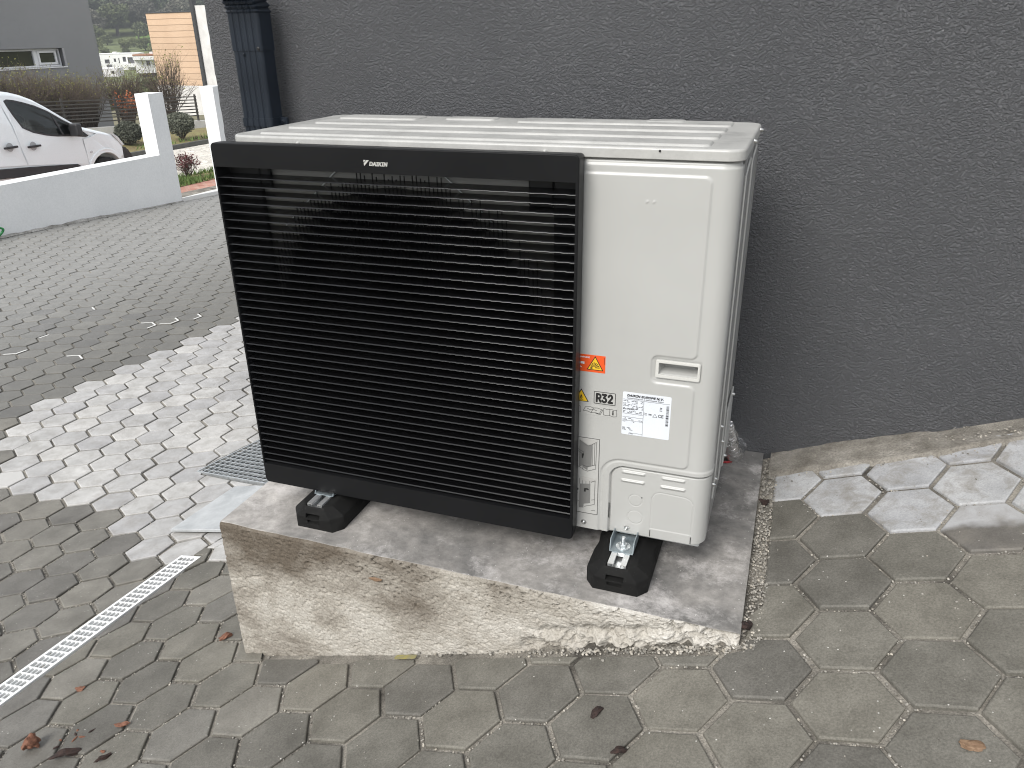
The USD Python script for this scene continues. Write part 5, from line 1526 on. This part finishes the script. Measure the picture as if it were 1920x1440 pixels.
vplate(Polygon([(5.99, -0.52), (6.557, -0.576), (7.007, -0.611), (7.834, -0.690), (7.90, -0.735), (7.92, -0.80), (6.521, -0.705), (6.0, -0.66)]), 0.022, 0.02, m_trim, 'side_moulding', chamfer=0.008)
obj('front_bumper', tumble(cat_([hull([(x, y, z) for x in (VX - 0.02, VX - VW + 0.02) for y, z in ((8.85, -0.60), (8.985, -0.625), (9.06, -0.76), (9.06, -0.98), (8.9, -1.08), (8.80, -0.95))]),
                                 hull([(x, y, z) for x in (VX + 0.012, VX - 0.1) for y, z in ((8.835, -0.560), (8.90, -0.575), (9.01, -0.70), (9.02, -0.98), (8.9, -1.06), (8.84, -0.72))])])), m_trim, van)
vplate(Polygon([(8.60, -0.325), (8.70, -0.355), (8.78, -0.405), (8.86, -0.50), (8.895, -0.545), (8.83, -0.545), (8.75, -0.45), (8.67, -0.375)]), 0.012, 0.03, m_lamp, 'headlight', chamfer=0.006)
vplate(Polygon([(8.142 + 0.028 * math.cos(a), -0.553 + 0.017 * math.sin(a)) for a in np.linspace(0, 2 * math.pi, 20)]), 0.012, 0.008, m_lamp, 'side_indicator', chamfer=0.003)
for y, z in ((8.41, -0.985), (5.66, -0.83)):
    a = np.linspace(0, 2 * math.pi, 40, endpoint=False)
    circ = lambda r, x: np.stack([np.full(40, x), y + r * np.cos(a), z + r * np.sin(a)], 1)
    w = obj('wheel', loft([circ(0.20, VX - 0.20), circ(0.31, VX - 0.20), circ(0.318, VX - 0.18), circ(0.318, VX - 0.03), circ(0.30, VX - 0.012), circ(0.215, VX - 0.012), circ(0.205, VX - 0.03)]), m_tyre, van, smooth=35)
    obj('rim', loft([circ(0.205, VX - 0.031), circ(0.19, VX - 0.045), circ(0.08, VX - 0.055), circ(0.05, VX - 0.035)]), m_steel, w, smooth=35)
# cabin seen through the glass
obj('cabin', bx(VX - VW + 0.06, VX - VW + 0.08, 5.2, 8.0, -0.6, 0.32), m_inside, van)
obj('bulkhead', bx(VX - VW + 0.15, VX - 0.12, 6.70, 6.72, -0.6, 0.30), m_inside, van)
obj('dashboard', rbox(VX - VW + 0.15, VX - 0.15, 7.42, 8.02, -0.45, -0.165, 0.06, 5), m_dash, van, smooth=40)
obj('steering_wheel', tube([(VX - 0.52 + 0.18 * math.cos(t), 7.40 + 0.06 * math.sin(t), -0.12 + 0.17 * math.sin(t)) for t in np.linspace(0, 2 * math.pi, 30)], 0.015, 6), m_trim, van, smooth=True)
obj('seat', rbox(VX - 0.75, VX - 0.25, 6.85, 7.05, -0.6, 0.12, 0.06, 4), m_inside, van, smooth=40)
rack = [bx(VX - VW + 0.2, VX - 0.2, 6.86, 6.90, 0.50, 0.535), cbox(VX - 0.26, VX - 0.18, 6.84, 6.93, 0.38, 0.53, 0.01), bx(VX - 0.30, VX - 0.14, 6.86, 7.0, 0.536, 0.566)]
obj('roof_bar', cat_(rack), m_trim, van)

# ------------------------------------------------------------------ across the street: fence, low wall, planting
FB, FD = np.array([-18.34, 17.89]), np.array([0.116, 0.9933])
FN = np.array([0.9933, -0.116])


def fpt(s, o, z):
    p = FB + s * FD + o * FN
    return (p[0], p[1], z)


ft_ = lambda s: -0.575 - 0.046 * s
m_fence = mat('fence_grey', (0.050, 0.046, 0.043), (0.075, 0.070, 0.066), 5, 0.6)
m_lowwall = mat('stained_white', (0.50, 0.49, 0.47), (0.70, 0.69, 0.67), 1.6, 0.9, detail=7)
lw = obj('low_wall', hull([fpt(s, o, z) for s, t in ((-12, ft_(-12)), (9, ft_(9))) for o in (-0.12, 0.12) for z in (t - 0.80, -2.6)]), m_lowwall, label='low stained white wall under the grey rail fence across the street', cat='wall')
fence = thing('rail_fence', 'dark grey fence of thin horizontal rails on the low white wall', 'fence', fpt(0, 0, -1.3))


def fbar(s0, s1, o0, o1, za, zb_):
    return hull([fpt(s, o, ft_(s) + z) for s in (s0, s1) for o in (o0, o1) for z in (za, zb_)])


for k in range(7):
    z = -0.045 - 0.098 * k
    obj('rail', fbar(-10.4, 3.08, 0.028, 0.050, z - 0.016, z + 0.016), m_fence, fence)
for s in list(np.arange(-8.66, 2.0, 1.732)) + [3.06]:
    obj('post', fbar(s - 0.025, s + 0.025, -0.025, 0.025, -0.80, 0.03), m_fence, fence)

m_twig = mat('bare_twigs', (0.062, 0.047, 0.037), (0.135, 0.105, 0.083), 3, 0.9)
m_bud = mat('young_leaves', (0.16, 0.17, 0.035), (0.26, 0.26, 0.07), 5, 0.7, rnd=0.3)
m_orange_l = mat('orange_leaves', (0.34, 0.085, 0.03), (0.46, 0.16, 0.06), 5, 0.7, rnd=0.3)
m_sage = mat('sage_leaves', (0.065, 0.072, 0.05), (0.15, 0.16, 0.125), 9, 0.8, rnd=0.35)
m_maroon = mat('maroon_leaves', (0.055, 0.012, 0.014), (0.12, 0.035, 0.035), 20, 0.6, rnd=0.3)


def branch(p, d, L, r, n=5, wig=0.10, droop=0.0):
    pts = [np.array(p, float)]
    d = np.array(d, float) / np.linalg.norm(d)
    for k in range(n):
        d = d + rng.normal(0, wig, 3) + np.array([0, 0, -droop])
        d /= np.linalg.norm(d)
        pts.append(pts[-1] + d * L / n)
    return np.array(pts), np.linspace(r, r * 0.25, n + 1)


def leaves(c, size, squash=0.6):
    """Small bent leaf faces at the points c."""
    n = len(c)
    a = rng.normal(size=(n, 3)); a /= np.linalg.norm(a, axis=1, keepdims=True)
    b = np.cross(a, rng.normal(size=(n, 3))); b /= np.linalg.norm(b, axis=1, keepdims=True)
    s = size * rng.uniform(0.6, 1.3, (n, 1))
    v = np.stack([c - a * s, c + b * s * squash, c + a * s, c - b * s * squash], 1).reshape(-1, 3)
    i = np.arange(n) * 4
    return v, np.vstack([np.stack([i, i + 1, i + 2], 1), np.stack([i, i + 2, i + 3], 1)])


def bare_shrub(h, spread, nst, nleaf, lsize, leafm, name, label, loc, group=None, twig_r=0.016, cat_name='shrub'):
    t = thing(name, label, cat_name, loc, group)
    ms, tips = [], []
    for k in range(nst):
        a = rng.uniform(0, 2 * math.pi); sp = spread * math.sqrt(rng.random())
        b = np.array(loc) + [0.25 * spread * math.cos(a) * rng.random(), 0.25 * spread * math.sin(a) * rng.random(), 0]
        top = np.array([math.cos(a) * sp, math.sin(a) * sp, h * rng.uniform(0.7, 1.05)])
        pts, rad = branch(b, top, np.linalg.norm(top), twig_r * rng.uniform(0.7, 1.2), 6, 0.09)
        ms.append(tube(pts, rad, 4, False))
        for q in range(5):
            i = rng.integers(2, 6)
            dd = (pts[i] - pts[i - 1]); dd /= np.linalg.norm(dd)
            p2, r2 = branch(pts[i], dd + rng.normal(0, 0.45, 3) + [0, 0, 0.25], h * rng.uniform(0.18, 0.42), rad[i] * 0.7, 4, 0.14)
            ms.append(tube(p2, r2, 3, False)); tips.append(p2[1:])
            for q2 in range(2):
                p3, r3 = branch(p2[rng.integers(1, 4)], dd + rng.normal(0, 0.6, 3) + [0, 0, 0.3], h * rng.uniform(0.08, 0.2), r2[1] * 0.7, 3, 0.14)
                ms.append(tube(p3, r3, 3, False)); tips.append(p3[1:])
    obj('stem', cat_(ms), m_twig, t)
    tips = np.vstack(tips)
    w = np.clip((tips[:, 2] - loc[2]) / h - 0.25, 0.02, 1) ** 1.6
    c = tips[rng.choice(len(tips), nleaf, p=w / w.sum())] + rng.normal(0, 0.02, (nleaf, 3))
    obj('foliage', leaves(c, lsize), leafm, t)
    return t


GS = 'bare brown shrubs behind the rail fence'
protos_s = []
for k, (h, sp, ns) in enumerate(((1.95, 0.72, 105), (2.05, 0.65, 70))):
    lab = 'bare brown twiggy shrub with young green tips behind the rail fence' if k == 0 else 'tall twiggy shrub with yellow green tips before the beige plank house'
    s, o = ((-3.4, -1.1), (2.7, -0.9))[k]
    protos_s.append(bare_shrub(h, sp, ns, 560, 0.026, m_bud, 'shrub', lab, fpt(s, o, -1.62), GS if k == 0 else None))
for s, o, k, sc, rz in ((-9.2, -1.2, 0, 0.95, 40), (-8.1, -0.8, 0, 1.0, 120), (-7.1, -1.3, 0, 0.92, 200), (-6.1, -0.9, 0, 0.98, 290), (-5.2, -1.4, 0, 0.95, 70), (-4.3, -0.7, 0, 0.93, 160), (-2.5, -0.9, 0, 0.9, 250), (-1.7, -1.5, 0, 0.88, 20),
                        (-0.8, -0.8, 0, 0.80, 320), (-0.2, -1.4, 0, 0.72, 95), (0.5, -1.9, 0, 0.75, 200), (1.7, -1.7, 0, 0.88, 10), (-1.2, -0.7, 0, 0.8, 130)):
    copy_of(protos_s[k].path, 'shrub', fpt(s, o, -1.60 - 0.046 * s * 0.6), rz, sc, 'bare brown twiggy shrub with young green tips behind the rail fence', 'shrub', GS)
bare_shrub(0.82, 0.42, 24, 520, 0.03, m_orange_l, 'orange_shrub', 'shrub with rusty orange leaves behind the rail fence left of the white pillar', fpt(0.75, -0.45, -1.42))
rs = bare_shrub(0.40, 0.20, 34, 620, 0.020, m_maroon, 'maroon_shrub', 'small maroon leaved shrub on the grass verge beside the red brick pavement', (-9.30, 10.26, float(zs(-9.3, 10.26))), twig_r=0.006)


def clipped_bush(name, label, c, r, base_z, squash):
    t = thing(name, label, 'bush', (c[0], c[1], base_z))
    ms = []
    for k in range(9):
        a = 2 * math.pi * k / 9
        tgt = np.array(c) + [r * 0.6 * math.cos(a), r * 0.6 * math.sin(a), rng.uniform(-0.1, 0.25) * r]
        b = np.array([c[0], c[1], base_z])
        pts, rad = branch(b, tgt - b, np.linalg.norm(tgt - b), 0.022, 5, 0.12)
        ms.append(tube(pts, rad, 5, False))
    obj('trunk', cat_(ms), m_twig, t)
    n = 7000
    d = rng.normal(size=(n, 3)); d /= np.linalg.norm(d, axis=1, keepdims=True)
    lump = 0.80 + 0.34 * meshkit.fbm(d * 2.6 + c[0], 3, 31)
    rad = r * lump * (0.35 + 0.65 * rng.random(n) ** 0.4)
    p = np.array(c) + d * rad[:, None] * np.array([1, 1, squash])
    p = p[(p[:, 2] > c[2] - 0.55 * r * squash) | (rng.random(n) < 0.25)]
    obj('foliage', leaves(p, 0.028, 0.5), m_sage, t)


clipped_bush('clipped_bush', 'rounded grey green bush beside the nose of the van', (-15.48, 15.28, -1.22), 0.36, -1.50, 0.85)
clipped_bush('clipped_bush', 'rounded grey green bush on forked stems right of the white pillar', (-15.0, 16.66, -1.13), 0.40, -1.58, 0.80)

# ------------------------------------------------------------------ houses
m_house = mat('grey_facade', (0.215, 0.218, 0.222), (0.23, 0.233, 0.238), 0.5, 0.8)
m_frame = mat('white_frame', (0.70, 0.71, 0.72), None, 3, 0.4)
m_pane = mat('dark_pane', (0.015, 0.018, 0.012), (0.03, 0.034, 0.02), 1.2, 0.06, spec=0.5)
gh = thing('grey_neighbour_house', 'plain grey house with one long white framed window across the street', 'house', (-27, 16, -2.5))
HXp, HY1 = -23.0, 22.25
wall_p = sbox(4.0, -2.6, HY1, 3.6).difference(sbox(15.6, 0.195, 20.78, 0.775))
v, f = arr(extrude(wall_p, 0.3))
obj('wall', (np.stack([HXp - 0.3 + v[:, 2], v[:, 0], v[:, 1]], 1), f), m_house, gh)
obj('wall', bx(HXp - 9, HXp - 0.45, 4.0, HY1, -2.6, 3.6), m_house, gh)
obj('wall', bx(HXp - 0.45, HXp - 0.301, HY1 - 0.1, HY1, -2.6, 3.6), m_house, gh)
obj('roof_edge', bx(HXp - 9.05, HXp + 0.04, 3.95, HY1 + 0.04, 3.601, 3.68), m_fence, gh)


def win_frame(y0, y1, z0, z1, w, x, th, name):
    p = sbox(y0, z0, y1, z1).difference(sbox(y0 + w, z0 + w, y1 - w, z1 - w))
    v, f = arr(extrude(p, th))
    return obj(name, (np.stack([x + v[:, 2], v[:, 0], v[:, 1]], 1), f), m_frame, gh)


wf = win_frame(15.62, 20.70, 0.20, 0.76, 0.055, HXp - 0.24, 0.08, 'window_frame')
obj('mullion', bx(HXp - 0.239, HXp - 0.155, 19.64, 19.80, 0.256, 0.704), m_frame, wf)
p = sbox(19.80, 0.27, 20.55, 0.70).difference(sbox(19.875, 0.335, 20.475, 0.635)); v, f = arr(extrude(p, 0.06))
obj('sash', (np.stack([HXp - 0.20 + v[:, 2], v[:, 0], v[:, 1]], 1), f), m_frame, wf)
obj('sill', bx(HXp - 0.10, HXp + 0.03, 15.6, 20.76, 0.165, 0.194), m_frame, wf)
obj('pane', bx(HXp - 0.215, HXp - 0.205, 15.7, 19.63, 0.257, 0.703), m_pane, wf)
obj('pane', bx(HXp - 0.19, HXp - 0.18, 19.876, 20.474, 0.336, 0.634), m_pane, wf)
obj('reveal', bx(HXp - 0.02, HXp + 0.012, 20.70, 20.775, 0.20, 0.77), mat('reveal_grey', (0.30, 0.30, 0.31), None, 3, 0.5), wf)

m_plank = mat('beige_board', (0.52, 0.365, 0.245), (0.57, 0.41, 0.28), 0.8, 0.7, rnd=0.05)
m_post = mat('charcoal_post', (0.035, 0.036, 0.038), None, 3, 0.5)
m_gap = mat('board_gap', (0.44, 0.315, 0.215), None, 3, 0.9)
bh = thing('beige_plank_house', 'beige house front of wide horizontal boards with a charcoal corner post', 'house', (-33, 39, -3))
bfd = np.array([3.64, -0.41]) / np.hypot(3.64, 0.41); bfn = np.array([-bfd[1], bfd[0]])
B0 = np.array([-35.34, 38.34])


def bpt(a, o, z):
    p = B0 + a * bfd + o * bfn
    return (p[0], p[1], z)


def bbar(a0, a1, o0, o1, z0, z1):
    return hull([bpt(a, o, z) for a in (a0, a1) for o in (o0, o1) for z in (z0, z1)])


ph = 0.318
for k in range(17):
    z1 = 2.30 - k * ph
    obj('board', bbar(0.0, 3.66, 0.0, 0.03, z1 - ph + 0.02, z1), m_plank, bh)
obj('wall', bbar(0.01, 3.66, 0.031, 8.0, -3.5, 2.28), m_gap, bh)
obj('roof_edge', bbar(-0.05, 3.70, -0.05, 8.1, 2.31, 2.36), m_cap, bh)
obj('corner_post', bbar(3.66, 3.86, -0.10, 0.2, -3.5, 4.2), m_post, bh)
obj('white_wall', bbar(3.861, 9.0, 0.05, 6.0, -3.5, 2.62), m_lowwall, bh)
obj('garden_wall', hull([(x, y, z) for x, y in ((-32.6, 35.2), (-24.0, 34.0), (-24.0, 34.3), (-32.6, 35.5)) for z in (-3.2, -1.36)]), m_lowwall, label='white garden wall between the twiggy shrub and the gate pillar', cat='wall')

m_farwhite = mat('far_white', (0.72, 0.72, 0.71), (0.76, 0.76, 0.75), 0.2, 0.8)
m_fargrey = mat('far_grey', (0.10, 0.10, 0.105), None, 0.2, 0.6)
m_terr = mat('far_terracotta', (0.34, 0.17, 0.10), None, 0.2, 0.8)


def far_house(name, label, o, zc, px0, py0, rects, x0, x1, top, bottom, depth, extra=()):
    """A distant block; rects are openings measured along its front."""
    k = zc / 1468.5 / 7.385
    up = np.array([0, 0, 1.0])
    fr = np.array([0.80, 0.60, 0.0])
    back = np.array([-0.60, 0.80, 0.0])
    o = np.array(o)
    P = lambda a, b, d_: o + fr * (a - px0) * k + up * (py0 - b) * k + back * d_
    B = lambda a0, b0, a1, b1, d0, d1: hull([P(a, b, d_) for a in (a0, a1) for b in (b0, b1) for d_ in (d0, d1)])
    t = thing(name, label, 'house', o + up * (py0 - bottom) * k)
    wp = sbox(x0, -bottom, x1, -top)
    for r in rects:
        wp = wp.difference(sbox(r[0], -r[3], r[2], -r[1]))
    v, f = arr(extrude(wp, 1.0))
    V = np.array([P(a, -b, c * 0.4) for a, b, c in v])
    obj('wall', (V, f[:, ::-1]), m_farwhite, t)
    obj('wall', B(x0, top, x1, bottom, 0.55, depth), m_farwhite, t)
    obj('roof', B(x0 - 3, top - 4, x1 + 3, top - 0.5, -0.05, depth), m_farwhite, t)
    for r in rects:
        obj('window', B(r[0], r[1], r[2], r[3], 0.30, 0.34), m_fargrey, t)
    for e0 in extra:
        obj(e0[0], B(*e0[1:5], e0[5], e0[6]), {'g': m_fargrey, 't': m_terr, 'w': m_farwhite}[e0[7]], t)
    return t


far_house('white_flat_house', 'far white flat roofed house with small dark windows beside the grey house', (-118.721, 116.913, -1.726), 140, 240, 765, [(250, 820, 312, 872), (368, 810, 396, 855), (428, 806, 441, 872), (484, 792, 526, 855), (545, 798, 655, 880)],
          140, 700, 752, 1010, 9, [('skylight', 345, 728, 385, 752, 2, 4, 'w'), ('skylight', 400, 738, 425, 752, 2, 4, 'w'), ('balcony', 520, 882, 665, 925, -1.2, -0.06, 'w'), ('shade', 265, 885, 330, 985, -0.05, -0.02, 'g')])
far_house('white_terrace_house', 'far white house with brown roof edge and deep eaves left of the beige house', (-106.211, 110.932, -1.794), 131, 660, 780, [(815, 842, 862, 905), (915, 838, 960, 900)],
          664, 1040, 780, 1000, 9, [('brown_edge', 660, 756, 1042, 775, -0.9, 5, 't'), ('fascia', 660, 780, 1042, 826, -0.9, -0.06, 'w'), ('skylight', 850, 732, 890, 756, 3, 4, 'w')])
far_house('white_end_house', 'far white cube house at the edge of the grey house behind the hedge', (-94.098, 92.581, -3.012), 112, 280, 960, [(345, 985, 385, 1020)], 200, 430, 955, 1060, 6)

# ------------------------------------------------------------------ trees on the hillside
m_tr1 = mat('leaf_dark', (0.040, 0.055, 0.028), (0.090, 0.112, 0.052), 0.9, 0.8, rnd=0.35)
m_tr2 = mat('leaf_olive', (0.072, 0.092, 0.035), (0.145, 0.165, 0.065), 0.9, 0.8, rnd=0.35)
m_tr3 = mat('leaf_greybrown', (0.080, 0.080, 0.058), (0.135, 0.13, 0.10), 0.9, 0.8, rnd=0.3)
m_trunk = mat('tree_trunk', (0.05, 0.042, 0.035), (0.09, 0.08, 0.07), 2, 0.9)


def hpos(r, lat, dz=0.0):
    return np.array([HO[0] + HD[0] * r + HL[0] * lat, HO[1] + HD[1] * r + HL[1] * lat, float(hz(r, lat)) + dz])


def tree(name, label, loc, h, w, m, nl, seed, group=None, shape=0.75, cat_name='tree'):
    t = thing(name, label, cat_name, loc, group)
    loc = np.asarray(loc)
    ms = [tube(*branch(loc, (0.05, 0.05, 1), h * 0.75, w * 0.05, 6, 0.05), 6)]
    lobes = []
    for k in range(11):
        a = rng.uniform(0, 2 * math.pi); rad = w * 0.34 * math.sqrt(rng.random())
        zc = h * rng.uniform(0.42, 0.86)
        lobes.append((np.array([rad * math.cos(a), rad * math.sin(a), zc]), w * rng.uniform(0.17, 0.27)))
        ms.append(tube(*branch(loc + [0, 0, h * rng.uniform(0.25, 0.45)], lobes[-1][0] - [0, 0, h * 0.35], np.linalg.norm(lobes[-1][0] - [0, 0, h * 0.35]), w * 0.022, 4, 0.1), 4))
    obj('trunk', cat_(ms), m_trunk, t)
    P = []
    for c, r in lobes:
        d = rng.normal(size=(nl // 11, 3)); d /= np.linalg.norm(d, axis=1, keepdims=True)
        rr_ = r * (0.72 + 0.5 * meshkit.fbm(d * 2.2 + c, 3, seed)) * (0.45 + 0.55 * rng.random(len(d)) ** 0.3)
        P.append(loc + c + d * rr_[:, None] * [1.1, 1.1, shape])
    obj('crown', leaves(np.vstack(P), w * 0.042, 0.7), m, t)
    return t


t1 = tree('hill_tree', 'broad rounded dark green tree in the middle of the hillside above the white houses', hpos(236, 0.5, -0.5), 8.6, 9.5, m_tr2, 4200, 41)
t2 = tree('hill_tree', 'dense dark green tree on the wooded hillside', hpos(262, -12, -0.6), 8.5, 8.0, m_tr1, 3400, 42, 'dark green trees on the hillside')
t3 = tree('hill_tree', 'grey brown leafing tree on the wooded hillside', hpos(268, 6, -0.6), 8.0, 8.0, m_tr3, 3000, 43, 'grey brown trees on the hillside')
t4 = tree('hill_tree', 'olive green scrub tree on the lower hillside', hpos(222, -7, -0.4), 3.6, 4.5, m_tr2, 1800, 44, 'olive green scrub trees on the hillside')
spots = []
for r in np.arange(238, 325, 7.0):
    for lat in np.arange(-15, 31, 5.6):
        r2, l2 = r + rng.normal(0, 2.2), lat + rng.normal(0, 1.6)
        if r2 < 246 and (abs(l2) < 5.5 or l2 > 8):
            continue
        spots.append((r2, l2))
for r, lat in spots + [(232, -5), (238, 6), (234, 12), (240, 16), (228, -9)]:
    if rng.random() < 0.62 or r < 255:
        k = 0 if rng.random() < 0.62 else 1
    else:
        k = 1 if rng.random() < 0.5 else 0
    src, lab, grp = ((t2, 'dense dark green tree on the wooded hillside', 'dark green trees on the hillside'), (t3, 'grey brown leafing tree on the wooded hillside', 'grey brown trees on the hillside'))[k]
    copy_of(src.path, 'hill_tree', hpos(r, lat, -0.5), rng.uniform(0, 360), rng.uniform(0.8, 1.15), lab, 'tree', grp)
copy_of(t1.path, 'hill_tree', hpos(243, 9.5, -0.8), 130, 0.85, 'lighter rounded tree right of the broad tree, next to the beige house', 'tree')
copy_of(t1.path, 'hill_tree', hpos(246, -7.5, -0.8), 250, 0.80, 'rounded tree left of the broad tree on the hillside', 'tree')
for r, lat, sc in ((212, -9.5, 0.8), (208, -4, 0.75), (206, 1.0, 0.7), (204, 5.5, 0.8), (214, 3.5, 0.6), (219, -2, 0.75), (203, 10, 0.9), (202, 14, 0.9), (217, -12, 1.0), (201, -12, 0.8), (230, -11, 0.9), (196, -3, 0.55), (195, 1.5, 0.5), (194, 6, 0.6), (197, 10, 0.6), (195, -8, 0.6), (225, -3.5, 1.1), (228, 5.0, 1.2), (219, 8.0, 1.1), (223, 14, 1.1), (205, -6.5, .7), (207, 8, .7)):
    copy_of(t4.path, 'hill_tree', hpos(r, lat, -0.3), rng.uniform(0, 360), sc, 'olive green scrub tree on the lower hillside', 'tree', 'olive green scrub trees on the hillside')
lawn_c = [(224, 11.5), (226, 3.5)]
m_lawn = mat('bright_grass', (0.10, 0.19, 0.03), (0.16, 0.25, 0.05), 0.3, 0.9)
LR, LL = np.meshgrid(np.linspace(214, 240, 14), np.linspace(4.5, 26, 20), indexing='ij')
obj('lawn', (np.dstack([HO[0] + HD[0] * LR + HL[0] * LL, HO[1] + HD[1] * LR + HL[1] * LL, hz(LR, LL) + 0.25]).reshape(-1, 3), grid_faces(14, 20)), m_lawn, smooth=True, kind='structure')

# garden bushes between the far houses and the street
for r, lat, sc in ((62, -1.6, 0.45), (66, 0.2, 0.5), (64, 1.9, 0.42), (70, 3.4, 0.5), (58, -2.6, 0.4), (74, -0.6, 0.5), (80, 2.2, 0.6), (84, 5.0, 0.7), (78, -3.2, 0.6)):
    p = np.array([HO[0] + HD[0] * r + HL[0] * lat, HO[1] + HD[1] * r + HL[1] * lat, 0.0])
    p[2] = -0.16 + float(zs(p[0], p[1])) - 0.1
    copy_of(t4.path, 'garden_bush', p, rng.uniform(0, 360), sc, 'olive green garden bush between the far white houses and the street hedge', 'bush', 'garden bushes before the far white houses')

# ------------------------------------------------------------------ air
haze_m = usdkit.material(stage, '/World/Looks/haze', {'v': ('principled_volume', {'color': (0.86, 0.90, 0.95), 'density': 0.00075, 'anisotropy': 0.2})}, volume='v.volume')
obj('haze', bx(-1600, 1600, -1600, 1600, -7.5, 86), haze_m, kind='stuff')
